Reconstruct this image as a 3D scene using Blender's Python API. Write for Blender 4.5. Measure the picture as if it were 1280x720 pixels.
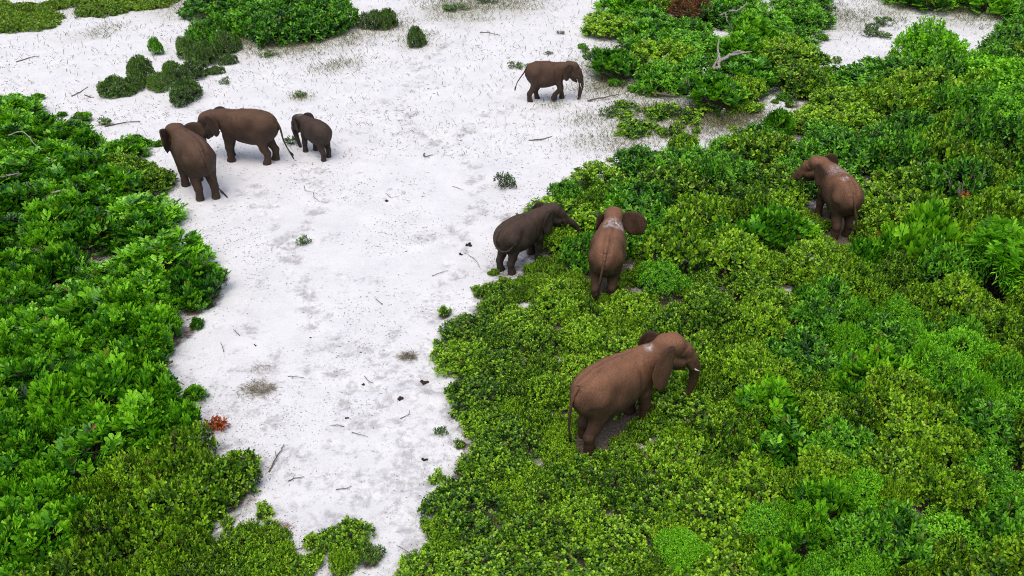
import bpy, math, random
import numpy as np

# ------------------------------------------------------------------ camera, sky, sun, exposure
for o in list(bpy.data.objects):
    bpy.data.objects.remove(o)
SC = bpy.context.scene
COL = SC.collection
R = math.radians
CAM_H, PITCH, FPX = 14.5, R(32.0), 1100.0          # drone height, downward tilt, focal length in photo pixels

cam_d = bpy.data.cameras.new('camera')
cam_d.lens = 36.0*FPX/1280; cam_d.sensor_width = 36.0; cam_d.clip_start = 0.1; cam_d.clip_end = 2000
cam = bpy.data.objects.new('camera', cam_d); COL.objects.link(cam)
cam.location = (0, 0, CAM_H); cam.rotation_euler = (math.pi/2 - PITCH, 0, 0)
SC.camera = cam

SUN_EL, SUN_AZ = R(70), R(200)                    # high veiled sun, a little behind the camera
w = bpy.data.worlds.new('World'); SC.world = w; w.use_nodes = True
nt = w.node_tree; bg = nt.nodes['Background']
sky = nt.nodes.new('ShaderNodeTexSky'); sky.sky_type = 'NISHITA'; sky.sun_disc = False
sky.sun_elevation = SUN_EL; sky.sun_rotation = SUN_AZ
sky.air_density = 1.0; sky.dust_density = 6.0; sky.ozone_density = 1.0
nt.links.new(sky.outputs[0], bg.inputs[0]); bg.inputs[1].default_value = 0.12

sd = bpy.data.lights.new('sun', 'SUN'); sd.energy = 1.0; sd.angle = R(70); sd.color = (1.0, 0.96, 0.9)
sun = bpy.data.objects.new('sun', sd); COL.objects.link(sun)
sun.rotation_euler = (math.pi/2 - SUN_EL, 0, math.pi - SUN_AZ)
SC.view_settings.view_transform = 'Standard'; SC.view_settings.look = 'None'
SC.view_settings.exposure = 0.35; SC.view_settings.gamma = 1.0; SC.view_settings.use_curve_mapping = False
SC.render.engine = 'CYCLES'
SC.cycles.max_bounces = 6; SC.cycles.diffuse_bounces = 3; SC.cycles.glossy_bounces = 2
SC.cycles.transmission_bounces = 3; SC.cycles.use_denoising = True; SC.cycles.denoiser = 'OPENIMAGEDENOISE'; SC.cycles.denoising_prefilter = 'NONE'; SC.cycles.denoising_input_passes = 'RGB_ALBEDO_NORMAL'
SC.cycles.pixel_filter_type = 'BLACKMAN_HARRIS'; SC.cycles.filter_width = 1.05
SC.cycles.caustics_reflective = False; SC.cycles.caustics_refractive = False

# ------------------------------------------------------------------ helpers
cp, sp = math.cos(PITCH), math.sin(PITCH)
def pix(px, py, z=0.0):
    """photo pixel -> point on the level plane at height z"""
    a = (px - 640)/FPX; b = -(py - 360)/FPX
    d = (a, cp + b*sp, -sp + b*cp)
    t = (z - CAM_H)/d[2]
    return np.array([d[0]*t, d[1]*t, z])
def proj(x, y, z):
    """point -> photo pixel"""
    zz = z - CAM_H
    f = y*cp - zz*sp; u = y*sp + zz*cp
    return 640 + FPX*x/f, 360 - FPX*u/f
def inside(poly, px, py):
    c = False; j = len(poly) - 1
    for i in range(len(poly)):
        xi, yi = poly[i]; xj, yj = poly[j]
        if (yi > py) != (yj > py) and px < (xj - xi)*(py - yi)/(yj - yi) + xi: c = not c
        j = i
    return c
def hash2(ix, iy, seed):
    h = (ix*374761393 + iy*668265263 + seed*1442695041) & 0xffffffff
    h = ((h ^ (h >> 13))*1274126177) & 0xffffffff
    return ((h ^ (h >> 16)) & 0xffff)/65535.0
def vnoise(x, y, seed=0):
    x = np.asarray(x, dtype=np.float64); y = np.asarray(y, dtype=np.float64)
    ix = np.floor(x).astype(np.int64); iy = np.floor(y).astype(np.int64)
    fx = x - ix; fy = y - iy; fx = fx*fx*(3 - 2*fx); fy = fy*fy*(3 - 2*fy)
    a = hash2(ix, iy, seed); b = hash2(ix+1, iy, seed); c = hash2(ix, iy+1, seed); d = hash2(ix+1, iy+1, seed)
    return (a*(1-fx) + b*fx)*(1-fy) + (c*(1-fx) + d*fx)*fy
def fbm(x, y, seed=0, oct=3):
    s = 0; a = 0.5; t = 0
    for k in range(oct):
        s = s + a*vnoise(x*2**k, y*2**k, seed+k*17); t += a; a *= 0.5
    return s/t

def mesh_np(name, V, F, mat=None, attrs=None, smooth=True):
    """V (n,3); F list of face arrays [(m,k), ...]"""
    me = bpy.data.meshes.new(name)
    V = np.asarray(V, dtype=np.float32)
    if not isinstance(F, list): F = [F]
    F = [np.asarray(f, dtype=np.int32) for f in F if len(f)]
    loops = np.concatenate([f.ravel() for f in F])
    tot = np.concatenate([np.full(len(f), f.shape[1], dtype=np.int32) for f in F])
    start = np.concatenate([[0], np.cumsum(tot)[:-1]]).astype(np.int32)
    me.vertices.add(len(V)); me.vertices.foreach_set('co', V.ravel())
    me.loops.add(len(loops)); me.loops.foreach_set('vertex_index', loops)
    me.polygons.add(len(tot)); me.polygons.foreach_set('loop_start', start); me.polygons.foreach_set('loop_total', tot)
    if smooth: me.polygons.foreach_set('use_smooth', np.ones(len(tot), dtype=bool))
    me.update(calc_edges=True); me.validate()
    for k, a in (attrs or {}).items():
        at = me.attributes.new(k, 'FLOAT', 'POINT'); at.data.foreach_set('value', np.asarray(a, dtype=np.float32))
    if mat: me.materials.append(mat)
    return me
def link(name, me, parent=None, loc=None):
    o = bpy.data.objects.new(name, me); COL.objects.link(o)
    if parent is not None: o.parent = parent
    if loc is not None: o.location = loc
    return o
def tag(o, label=None, cat=None, group=None, kind=None):
    if label: o['label'] = label
    if cat: o['category'] = cat
    if group: o['group'] = group
    if kind: o['kind'] = kind
    return o
def tube(P, rad, n=6, cap=True):
    """tapered tube along points P with radii rad -> V, quads, tris"""
    P = np.asarray(P, float); m = len(P)
    T = np.gradient(P, axis=0); T /= np.linalg.norm(T, axis=1)[:, None] + 1e-9
    ref = np.array([0, 0, 1.0]) if abs(T[:, 2]).mean() < 0.8 else np.array([1.0, 0.2, 0])
    A = np.cross(T, ref); A /= np.linalg.norm(A, axis=1)[:, None] + 1e-9
    B = np.cross(T, A)
    th = np.linspace(0, 2*math.pi, n, endpoint=False)
    V = P[:, None] + np.asarray(rad)[:, None, None]*(np.cos(th)[None, :, None]*A[:, None] + np.sin(th)[None, :, None]*B[:, None])
    V = V.reshape(-1, 3)
    i = np.arange(m-1)[:, None]*n; j = np.arange(n)[None]; j2 = (j+1) % n
    Q = np.stack([i+j, i+j2, i+n+j2, i+n+j], -1).reshape(-1, 4)
    V = np.concatenate([V, P[:1], P[-1:]])
    k = np.arange(n); k2 = (k+1) % n; c0 = m*n; c1 = c0+1
    T0 = np.stack([k2, k, np.full(n, c0)], -1); e = (m-1)*n
    T1 = np.stack([e+k, e+k2, np.full(n, c1)], -1)
    return V, Q, np.concatenate([T0, T1])
def join(parts):
    V = []; Q = []; T = []; o = 0
    for v, q, t in parts:
        V.append(v); Q.append(np.asarray(q).reshape(-1, 4)+o); T.append(np.asarray(t).reshape(-1, 3)+o); o += len(v)
    return np.concatenate(V), np.concatenate(Q), np.concatenate(T)
def smooth_path(P, n=24):
    """Catmull-Rom through points"""
    P = np.asarray(P, float); m = len(P); t = np.linspace(0, m-1-1e-6, n); out = []
    for s in t:
        i = int(s); f = s - i
        p0, p1, p2, p3 = P[max(i-1, 0)], P[i], P[min(i+1, m-1)], P[min(i+2, m-1)]
        out.append(0.5*(2*p1 + (p2-p0)*f + (2*p0-5*p1+4*p2-p3)*f*f + (3*p1-p0-3*p2+p3)*f**3))
    return np.array(out)

# ------------------------------------------------------------------ materials
def new_mat(name):
    m = bpy.data.materials.new(name); m.use_nodes = True
    return m, m.node_tree, m.node_tree.nodes['Principled BSDF'], m.node_tree.nodes['Material Output']
def nd(t, kind, **kw):
    n = t.nodes.new(kind)
    for k, v in kw.items(): setattr(n, k, v)
    return n
def math_n(t, op, a, b=None, clamp=False):
    n = nd(t, 'ShaderNodeMath', operation=op); n.use_clamp = clamp
    for i, x in enumerate((a, b)):
        if x is None: continue
        if isinstance(x, (int, float)): n.inputs[i].default_value = x
        else: t.links.new(x, n.inputs[i])
    return n.outputs[0]
def mix_col(t, fac, a, b, mode='MIX'):
    n = nd(t, 'ShaderNodeMix', data_type='RGBA', blend_type=mode)
    for sock, x in ((n.inputs[0], fac), (n.inputs[6], a), (n.inputs[7], b)):
        if isinstance(x, (int, float)): sock.default_value = x
        elif isinstance(x, tuple): sock.default_value = (*x, 1)
        else: t.links.new(x, sock)
    return n.outputs[2]
def ramp(t, fac, stops):
    n = nd(t, 'ShaderNodeValToRGB'); e = n.color_ramp.elements
    while len(e) < len(stops): e.new(0.5)
    for i, (p, c) in enumerate(stops): e[i].position = p; e[i].color = (*c, 1) if isinstance(c, tuple) else (c, c, c, 1)
    t.links.new(fac, n.inputs[0]); return n.outputs[0]
def noise_n(t, vec, scale, detail=3, rough=0.55):
    n = nd(t, 'ShaderNodeTexNoise'); n.inputs['Scale'].default_value = scale
    n.inputs['Detail'].default_value = detail; n.inputs['Roughness'].default_value = rough
    if vec is not None: t.links.new(vec, n.inputs['Vector'])
    return n.outputs[0]
def attr_n(t, name):
    n = nd(t, 'ShaderNodeAttribute'); n.attribute_name = name; return n.outputs['Fac']

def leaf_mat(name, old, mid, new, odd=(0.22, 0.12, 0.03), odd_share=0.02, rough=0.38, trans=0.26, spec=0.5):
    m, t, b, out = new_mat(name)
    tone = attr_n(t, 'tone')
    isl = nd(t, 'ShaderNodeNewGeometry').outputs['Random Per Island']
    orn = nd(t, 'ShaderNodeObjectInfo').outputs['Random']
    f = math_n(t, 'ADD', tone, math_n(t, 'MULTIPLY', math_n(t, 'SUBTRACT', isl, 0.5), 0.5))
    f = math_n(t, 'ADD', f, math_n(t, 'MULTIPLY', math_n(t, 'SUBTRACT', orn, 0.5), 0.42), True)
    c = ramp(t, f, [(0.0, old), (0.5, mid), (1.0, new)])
    c = mix_col(t, math_n(t, 'GREATER_THAN', isl, 1-odd_share), c, odd)
    t.links.new(c, b.inputs['Base Color']); b.inputs['Roughness'].default_value = rough
    b.inputs['Specular IOR Level'].default_value = spec
    tr = nd(t, 'ShaderNodeBsdfTranslucent')
    t.links.new(mix_col(t, 1.0, c, (1.25, 1.2, 0.5), 'MULTIPLY'), tr.inputs[0])
    mx = nd(t, 'ShaderNodeMixShader'); mx.inputs[0].default_value = trans
    t.links.new(b.outputs[0], mx.inputs[1]); t.links.new(tr.outputs[0], mx.inputs[2]); t.links.new(mx.outputs[0], out.inputs[0])
    return m
M = {}
M['round'] = leaf_mat('round_leaf', (0.011, 0.050, 0.004), (0.098, 0.265, 0.008), (0.40, 0.68, 0.03), odd=(0.2, 0.13, 0.05), odd_share=0.03)
M['pinnate'] = leaf_mat('pinnate_leaf', (0.008, 0.055, 0.006), (0.065, 0.28, 0.010), (0.30, 0.70, 0.025), odd_share=0.006, rough=0.33)
M['oval'] = leaf_mat('oval_leaf', (0.010, 0.055, 0.008), (0.060, 0.25, 0.012), (0.24, 0.60, 0.03), odd_share=0.012)
M['lime'] = leaf_mat('lime_leaf', (0.04, 0.18, 0.005), (0.14, 0.44, 0.008), (0.30, 0.72, 0.02), odd_share=0.004, rough=0.5)
M['dome'] = leaf_mat('dome_leaf', (0.10, 0.30, 0.006), (0.20, 0.56, 0.010), (0.34, 0.78, 0.02), odd_share=0.0, rough=0.5)
M['feather'] = leaf_mat('feather_leaf', (0.05, 0.20, 0.008), (0.15, 0.48, 0.012), (0.32, 0.74, 0.03), odd_share=0.002, rough=0.5)
M['mound'] = leaf_mat('mound_leaf', (0.015, 0.055, 0.010), (0.065, 0.18, 0.020), (0.17, 0.36, 0.03), odd=(0.25, 0.22, 0.19), odd_share=0.12, rough=0.5)
M['creeper'] = leaf_mat('creeper_leaf', (0.03, 0.09, 0.006), (0.13, 0.27, 0.014), (0.30, 0.50, 0.04), odd=(0.2, 0.14, 0.05), odd_share=0.04, rough=0.45)
M['grass'] = leaf_mat('grass_blade', (0.10, 0.10, 0.05), (0.13, 0.16, 0.05), (0.17, 0.24, 0.05), odd=(0.28, 0.24, 0.16), odd_share=0.25, rough=0.7, trans=0.2)
M['rust'] = leaf_mat('rust_leaf', (0.10, 0.03, 0.012), (0.22, 0.08, 0.03), (0.30, 0.14, 0.05), odd=(0.2, 0.17, 0.12), odd_share=0.1, rough=0.6)
M['orange'] = leaf_mat('orange_leaf', (0.22, 0.04, 0.015), (0.42, 0.09, 0.02), (0.5, 0.16, 0.04), odd=(0.2, 0.1, 0.05), odd_share=0.05, rough=0.6)
M['straw'] = leaf_mat('straw_blade', (0.09, 0.06, 0.035), (0.2, 0.15, 0.09), (0.3, 0.24, 0.14), odd=(0.12, 0.17, 0.05), odd_share=0.12, rough=0.8, trans=0.1)
M['litter'] = leaf_mat('litter_flake', (0.035, 0.03, 0.027), (0.12, 0.11, 0.09), (0.30, 0.28, 0.25), odd=(0.1, 0.14, 0.05), odd_share=0.12, rough=0.9, trans=0.0, spec=0.1)

def wood_mat(name, a, b2):
    m, t, b, out = new_mat(name)
    co = nd(t, 'ShaderNodeTexCoord').outputs['Object']
    c = ramp(t, noise_n(t, co, 14, 4), [(0.3, a), (0.7, b2)])
    t.links.new(c, b.inputs['Base Color']); b.inputs['Roughness'].default_value = 0.9; b.inputs['Specular IOR Level'].default_value = 0.2
    bp = nd(t, 'ShaderNodeBump'); bp.inputs['Strength'].default_value = 0.5; bp.inputs['Distance'].default_value = 0.02
    t.links.new(noise_n(t, co, 40, 3), bp.inputs['Height']); t.links.new(bp.outputs[0], b.inputs['Normal'])
    return m
M['stem'] = wood_mat('stem_bark', (0.05, 0.038, 0.03), (0.14, 0.115, 0.095))
M['dead'] = wood_mat('dead_wood', (0.16, 0.145, 0.13), (0.42, 0.40, 0.37))
M['stick'] = wood_mat('stick_bark', (0.07, 0.055, 0.045), (0.2, 0.17, 0.145))
M['dung'] = wood_mat('dung', (0.02, 0.016, 0.012), (0.06, 0.045, 0.03))

def ground_mat():
    m, t, b, out = new_mat('white_sand')
    co = nd(t, 'ShaderNodeTexCoord').outputs['Object']
    sand = ramp(t, noise_n(t, co, 0.6, 8, 0.75), [(0.3, (0.60, 0.615, 0.65)), (0.6, (0.70, 0.715, 0.745))])
    sp1 = noise_n(t, co, 26, 3, 0.7)                                  # fine specks of debris
    sp2 = noise_n(t, co, 1.3, 4, 0.6)
    speck = math_n(t, 'MULTIPLY', ramp(t, sp1, [(0.57, 0.0), (0.65, 1.0)]), ramp(t, sp2, [(0.42, 0.05), (0.68, 0.8)]))
    sand = mix_col(t, speck, sand, (0.33, 0.32, 0.30))
    gr = attr_n(t, 'grime')
    bl = math_n(t, 'ADD', noise_n(t, co, 5.5, 9, 0.72), math_n(t, 'MULTIPLY', gr, 0.36))
    sand = mix_col(t, ramp(t, bl, [(0.62, 0.0), (0.82, 0.65)]), sand, (0.28, 0.28, 0.295))
    ms = math_n(t, 'MULTIPLY', attr_n(t, 'moss'), ramp(t, noise_n(t, co, 3.5, 5, 0.7), [(0.28, 0.0), (0.6, 0.9)]), True)
    sand = mix_col(t, ms, sand, (0.19, 0.19, 0.075))
    lt = attr_n(t, 'litter')
    lt = ramp(t, math_n(t, 'ADD', lt, math_n(t, 'MULTIPLY', math_n(t, 'SUBTRACT', noise_n(t, co, 3.2, 7, 0.75), 0.5), 1.2)), [(0.38, 0.0), (0.72, 1.0)])
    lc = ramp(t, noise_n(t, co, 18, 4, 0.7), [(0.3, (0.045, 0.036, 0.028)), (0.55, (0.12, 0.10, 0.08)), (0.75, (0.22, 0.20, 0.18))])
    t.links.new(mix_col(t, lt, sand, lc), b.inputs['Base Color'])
    b.inputs['Roughness'].default_value = 1.0; b.inputs['Specular IOR Level'].default_value = 0.1
    bp = nd(t, 'ShaderNodeBump'); bp.inputs['Strength'].default_value = 0.6; bp.inputs['Distance'].default_value = 0.03
    t.links.new(noise_n(t, co, 9, 6, 0.7), bp.inputs['Height']); t.links.new(bp.outputs[0], b.inputs['Normal'])
    return m
M['sand'] = ground_mat()

def skin_mat(name, base, dusty, seed):
    m, t, b, out = new_mat(name)
    co = nd(t, 'ShaderNodeTexCoord').outputs['Object']
    mp = nd(t, 'ShaderNodeMapping'); t.links.new(co, mp.inputs[0]); mp.inputs['Location'].default_value = (seed*3.1, seed*1.7, seed)
    v = mp.outputs[0]
    n1 = noise_n(t, v, 2.2, 5, 0.6)
    dk = tuple(x*0.55 for x in base)
    c = ramp(t, n1, [(0.3, dk), (0.55, base), (0.75, tuple(x*1.25 for x in base))])
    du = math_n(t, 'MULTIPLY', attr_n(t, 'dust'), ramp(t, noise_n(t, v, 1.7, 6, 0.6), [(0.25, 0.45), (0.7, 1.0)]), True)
    c = mix_col(t, du, c, dusty)  # dusty tone that also paints the back as lit, flanks left darker
    pw = math_n(t, 'MULTIPLY', attr_n(t, 'powder'), ramp(t, noise_n(t, v, 9, 5, 0.7), [(0.42, 0.0), (0.58, 1.0)]), True)
    c = mix_col(t, pw, c, (0.5, 0.5, 0.53))
    mp2 = nd(t, 'ShaderNodeMapping'); t.links.new(v, mp2.inputs[0]); mp2.inputs['Scale'].default_value = (2.0, 2.0, 0.8)
    vo = nd(t, 'ShaderNodeTexVoronoi'); vo.feature = 'DISTANCE_TO_EDGE'; vo.inputs['Scale'].default_value = 6
    t.links.new(mp2.outputs[0], vo.inputs['Vector'])
    cr = ramp(t, vo.outputs['Distance'], [(0.0, 0.0), (0.12, 1.0)])
    c = mix_col(t, 1.0, c, ramp(t, cr, [(0.0, 0.95), (1.0, 1.0)]), 'MULTIPLY')
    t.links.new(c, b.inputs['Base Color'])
    b.inputs['Roughness'].default_value = 0.72; b.inputs['Specular IOR Level'].default_value = 0.28
    h = math_n(t, 'ADD', math_n(t, 'MULTIPLY', cr, 0.12), noise_n(t, mp2.outputs[0], 3.2, 4, 0.6))
    bp = nd(t, 'ShaderNodeBump'); bp.inputs['Strength'].default_value = 0.7; bp.inputs['Distance'].default_value = 0.06
    t.links.new(h, bp.inputs['Height']); t.links.new(bp.outputs[0], b.inputs['Normal'])
    return m
def plain(name, c, rough=0.5):
    m, t, b, out = new_mat(name)
    co = nd(t, 'ShaderNodeTexCoord').outputs['Object']
    t.links.new(ramp(t, noise_n(t, co, 12, 3), [(0.3, tuple(x*0.8 for x in c)), (0.7, c)]), b.inputs['Base Color'])
    b.inputs['Roughness'].default_value = rough; return m
M['ivory'] = plain('ivory', (0.72, 0.64, 0.5), 0.4)
M['eye'] = plain('eye', (0.012, 0.008, 0.006), 0.15)
M['tail_hair'] = plain('tail_hair', (0.012, 0.010, 0.010), 0.6)

# ------------------------------------------------------------------ elephants: implicit body -> one continuous mesh
def smin(a, b, k):
    h = np.clip(0.5 + 0.5*(b - a)/k, 0, 1)
    return b*(1-h) + a*h - k*h*(1-h)
def surface_nets(D, org, vs):
    nx, ny, nz = D.shape
    ins = D < 0
    cnt = np.zeros((nx-1, ny-1, nz-1), np.int8)
    cs = [(i, j, k) for i in (0, 1) for j in (0, 1) for k in (0, 1)]
    sl = lambda A, c: A[c[0]:nx-1+c[0], c[1]:ny-1+c[1], c[2]:nz-1+c[2]]
    for c in cs: cnt += sl(ins, c)
    act = np.argwhere((cnt > 0) & (cnt < 8))
    idx = np.full(cnt.shape, -1, np.int32); idx[act[:, 0], act[:, 1], act[:, 2]] = np.arange(len(act))
    acc = np.zeros((len(act), 3)); num = np.zeros(len(act))
    for a in cs:
        for ax in range(3):
            if a[ax]: continue
            b = list(a); b[ax] = 1
            da = D[act[:, 0]+a[0], act[:, 1]+a[1], act[:, 2]+a[2]]; db = D[act[:, 0]+b[0], act[:, 1]+b[1], act[:, 2]+b[2]]
            x = (da < 0) != (db < 0)
            t = np.where(x, da/(da - db + 1e-12), 0)
            p = np.tile(np.array(a, float), (len(act), 1)); p[:, ax] += t
            acc[x] += p[x]; num[x] += 1
    V = (act + acc/num[:, None])*vs + org
    F = []
    for ax in range(3):
        s0 = [slice(None)]*3; s1 = [slice(None)]*3; s0[ax] = slice(0, -1); s1[ax] = slice(1, None)
        e = np.argwhere(ins[tuple(s0)] != ins[tuple(s1)])
        u, v = (ax+1) % 3, (ax+2) % 3
        e = e[(e[:, u] > 0) & (e[:, v] > 0) & (e[:, u] < D.shape[u]-1) & (e[:, v] < D.shape[v]-1)]
        q = []
        for du, dv in ((1, 1), (0, 1), (0, 0), (1, 0)):
            g = e.copy(); g[:, u] -= du; g[:, v] -= dv
            q.append(idx[g[:, 0], g[:, 1], g[:, 2]])
        q = np.stack(q, -1)
        flip = ~ins[e[:, 0], e[:, 1], e[:, 2]]
        q[flip] = q[flip][:, ::-1]
        F.append(q)
    return V, np.concatenate(F)

BX = np.array([-1.33, -1.27, -1.14, -0.95, -0.6, -0.2, 0.2, 0.6, 0.9, 1.12, 1.26])
BT = np.array([1.50, 1.68, 1.87, 1.98, 2.05, 2.06, 2.02, 1.98, 1.98, 1.97, 1.90])      # back line
BB = np.array([1.38, 1.22, 1.02, 0.86, 0.72, 0.70, 0.76, 0.88, 1.06, 1.26, 1.45])      # belly line
BZ = (BT + BB)/2; BH = (BT - BB)/2
BW = np.array([0.06, 0.20, 0.36, 0.47, 0.55, 0.59, 0.56, 0.47, 0.36, 0.28, 0.12])
_fx = np.linspace(BX[0], BX[-1], 120)
def _sm(a):
    y = np.interp(_fx, BX, a); k = np.ones(9)/9
    yp = np.pad(y, 4, mode='edge'); return np.convolve(yp, k, 'valid')
_bz, _bw, _bh = _sm(BZ), _sm(BW), _sm(BH)

def rotm(yaw, pitch, roll=0):
    cy, sy = math.cos(yaw), math.sin(yaw); c, s = math.cos(pitch), math.sin(pitch); cr, sr = math.cos(roll), math.sin(roll)
    Rz = np.array([[cy, -sy, 0], [sy, cy, 0], [0, 0, 1]]); Ry = np.array([[c, 0, s], [0, 1, 0], [-s, 0, c]])
    Rx = np.array([[1, 0, 0], [0, cr, -sr], [0, sr, cr]])
    return Rz @ Ry @ Rx
PIV = np.array([1.00, 0, 1.68])

def build_elephant(name, px, py, heading, S, pose, mat, label, z0=0.0):
    PIV = np.asarray(pose.get('piv', (1.0, 0, 1.68)), float)
    hy, hp = R(pose.get('head_yaw', 0)), R(pose.get('head_pitch', 10))
    RH = rotm(hy, hp, R(pose.get('head_roll', 0)))
    HS = 1.13                                  # head scale
    H = lambda p: RH @ (np.asarray(p[:3], float)*HS) + PIV
    prim = []                                  # (a, b, ra, rb, k)
    def cone(a, b, ra, rb, k=0.1): prim.append((np.asarray(a, float), np.asarray(b, float), ra, rb, k))
    def chain(pts, k=0.06):
        for p, q in zip(pts[:-1], pts[1:]): cone(p[:3], q[:3], p[3], q[3], k)
    fl = pose.get('legs', {})
    for s, key in ((1, 'fl'), (-1, 'fr')):     # front legs: elbow, wrist, ankle, foot
        dx, lift = fl.get(key, (0, 0)); y = 0.27*s; b = min(lift*1.6, 0.4)
        chain([(0.68, 0.22*s, 1.42, 0.26), (0.68+0.2*dx, y, 1.02, 0.20), (0.73+0.6*dx+b*0.5, y, 0.58+lift*0.5, 0.142),
               (0.71+dx-b*0.35, y, 0.22+lift*0.9, 0.122), (0.72+dx-b*0.5, y, 0.06+lift, 0.150)], 0.06)
        cone((0.77+dx-b*0.45, y, 0.045+lift), (0.68+dx-b*0.5, y, 0.045+lift), 0.135, 0.135, 0.04)
    for s, key in ((1, 'hl'), (-1, 'hr')):     # hind legs: knee forward, hock behind, shank, foot
        dx, lift = fl.get(key, (0, 0)); y = 0.25*s
        chain([(-0.78, 0.20*s, 1.42, 0.36), (-0.66+0.4*dx, 0.24*s, 0.98, 0.235), (-0.73+0.7*dx, y, 0.66+lift*0.4, 0.165),
               (-0.86+0.9*dx, y, 0.44+lift*0.8, 0.135), (-0.83+dx, y, 0.20+lift, 0.122), (-0.80+dx, y, 0.06+lift, 0.146)], 0.06)
        cone((-0.74+dx, y, 0.045+lift), (-0.82+dx, y, 0.045+lift), 0.13, 0.13, 0.04)
    cone((-1.18, 0, 1.84), (-0.7, 0, 2.02), 0.05, 0.06, 0.04)        # sacrum and spine ridge
    cone((-0.7, 0, 2.02), (0.1, 0, 2.02), 0.06, 0.05, 0.04)
    for s in (1, -1):
        cone((-0.62, 0.26*s, 1.83), (-0.80, 0.30*s, 1.66), 0.10, 0.11, 0.06)   # hip bones
        cone((0.52, 0.24*s, 1.80), (0.76, 0.34*s, 1.32), 0.11, 0.13, 0.06)     # shoulder blade
    cone((0.78, 0, 1.58), H((0.20, 0, 0.0)), 0.36, 0.27, 0.12)      # neck
    # head
    chain([(*H((0.22, 0, 0.10)), 0.305), (*H((0.46, 0, 0.13)), 0.288), (*H((0.70, 0, 0.0)), 0.232), (*H((0.90, 0, -0.20)), 0.192)], 0.07)
    for s in (1, -1):
        cone(H((0.26, 0.10*s, 0.19)), H((0.46, 0.09*s, 0.21)), 0.203, 0.186, 0.06)  # twin domes of the skull
        cone(H((0.34, 0.15*s, -0.10)), H((0.62, 0.12*s, -0.20)), 0.181, 0.136, 0.06) # cheeks
        cone(H((0.66, 0.17*s, 0.10)), H((0.58, 0.20*s, 0.03)), 0.062, 0.056, 0.04)  # brow
        cone(H((0.78, 0.12*s, -0.15)), H((0.92, 0.14*s, -0.38)), 0.113, 0.062, 0.04) # tusk sheath
    chain([(*H((0.36, 0, -0.20)), 0.181), (*H((0.62, 0, -0.35)), 0.119), (*H((0.78, 0, -0.44)), 0.062)], 0.05)  # jaw and lip
    tr = pose['trunk']
    tp = smooth_path([H((0.90, 0, -0.20))] + [H((p[0]+0.10, p[1], p[2])) for p in tr], 14)
    rr = np.interp(np.linspace(0, 1, 14), [0, 0.25, 0.6, 1.0], [0.18, 0.14, 0.095, 0.06])
    chain([(*p, r) for p, r in zip(tp, rr)], 0.03)
    # grid
    pts = np.array([p[0] for p in prim] + [p[1] for p in prim]); rad = np.array([p[2] for p in prim] + [p[3] for p in prim])
    lo = np.minimum((pts - rad[:, None]).min(0), (-1.36, -0.6, 0)) - 0.1; hi = np.maximum((pts + rad[:, None]).max(0), (1.3, 0.66, 2.05)) + 0.1
    lo[2] = -0.07
    vs = 0.03
    ax = [np.arange(lo[i], hi[i] + vs, vs) for i in range(3)]
    X, Y, Z = np.meshgrid(*ax, indexing='ij')
    X = X.astype(np.float32); Y = Y.astype(np.float32); Z = Z.astype(np.float32)
    xs = ax[0]; xc = np.clip(xs, BX[0], BX[-1])
    zc, wd, ht = (np.interp(xc, _fx, a)[:, None, None] for a in (_bz, _bw, _bh))
    zz = (Z - zc)/ht; lowr = 1 + 0.06*np.clip(-zz, 0, 1)
    rho = (np.abs(Y/(wd*lowr))**2.15 + np.abs(zz)**2.15)**(1/2.15)
    D = (rho - 1)*np.minimum(wd, ht)*0.9
    ex = np.maximum(xs - BX[-1], BX[0] - xs); ex = np.maximum(ex, 0)[:, None, None]
    D = np.where(ex > 0, np.maximum(D, 0) + ex, D).astype(np.float32)
    for a, b, ra, rb, k in prim:
        # restrict to a window round the primitive
        l = np.minimum(a - ra, b - rb) - k - 0.12; h = np.maximum(a + ra, b + rb) + k + 0.12
        i0 = [max(0, int((l[i]-lo[i])/vs)) for i in range(3)]; i1 = [min(len(ax[i]), int((h[i]-lo[i])/vs)+2) for i in range(3)]
        w_ = tuple(slice(p, q) for p, q in zip(i0, i1))
        d = b - a; L2 = float(d @ d) + 1e-9
        qx, qy, qz = X[w_]-a[0], Y[w_]-a[1], Z[w_]-a[2]
        t = np.clip((qx*d[0] + qy*d[1] + qz*d[2])/L2, 0, 1)
        dist = np.sqrt((qx-t*d[0])**2 + (qy-t*d[1])**2 + (qz-t*d[2])**2) - (ra + (rb-ra)*t)
        D[w_] = smin(D[w_], dist, k)
    D = np.maximum(D, -Z + 0.0)                # flat soles on the ground
    V, F = surface_nets(D, lo, vs)
    parts = [(V, F, np.zeros((0, 3), int))]
    # ears: cupped sheets with thickness, rooted in the head
    nu, nv = 14, 13
    uo = np.array([0, .08, .2, .35, .5, .65, .8, .9, .96, 1.0]); to = np.array([.20, .27, .31, .325, .32, .29, .225, .15, .07, -.05]); bo = np.array([-.14, -.26, -.40, -.49, -.52, -.50, -.44, -.36, -.28, -.16])
    for s, key in ((1, 'ear_l'), (-1, 'ear_r')):
        ph, size, *hf = pose.get(key, (18, 1.0)); ph = R(ph); hf = hf[0] if hf else 1.0
        u = np.linspace(0, 1, nu); tt = np.interp(u, uo, to)*size*(0.5 + 0.5*hf); bb = np.interp(u, uo, bo)*size*hf
        v = np.linspace(0, 1, nv)
        U = np.repeat(u[:, None], nv, 1); ZZ = bb[:, None] + (tt - bb)[:, None]*v[None]
        e = np.array([-math.cos(ph), s*math.sin(ph), 0]); n = np.array([math.sin(ph), s*math.cos(ph), 0])
        cup = 0.10*np.sin(math.pi*U*0.8) + 0.015*np.sin(U*9 + ZZ*7 + s)
        P = np.array([0.36, s*0.25, 0.03]) + (U*0.66*size)[..., None]*e + ZZ[..., None]*np.array([-0.12, 0, 1.0]) + cup[..., None]*n
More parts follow.
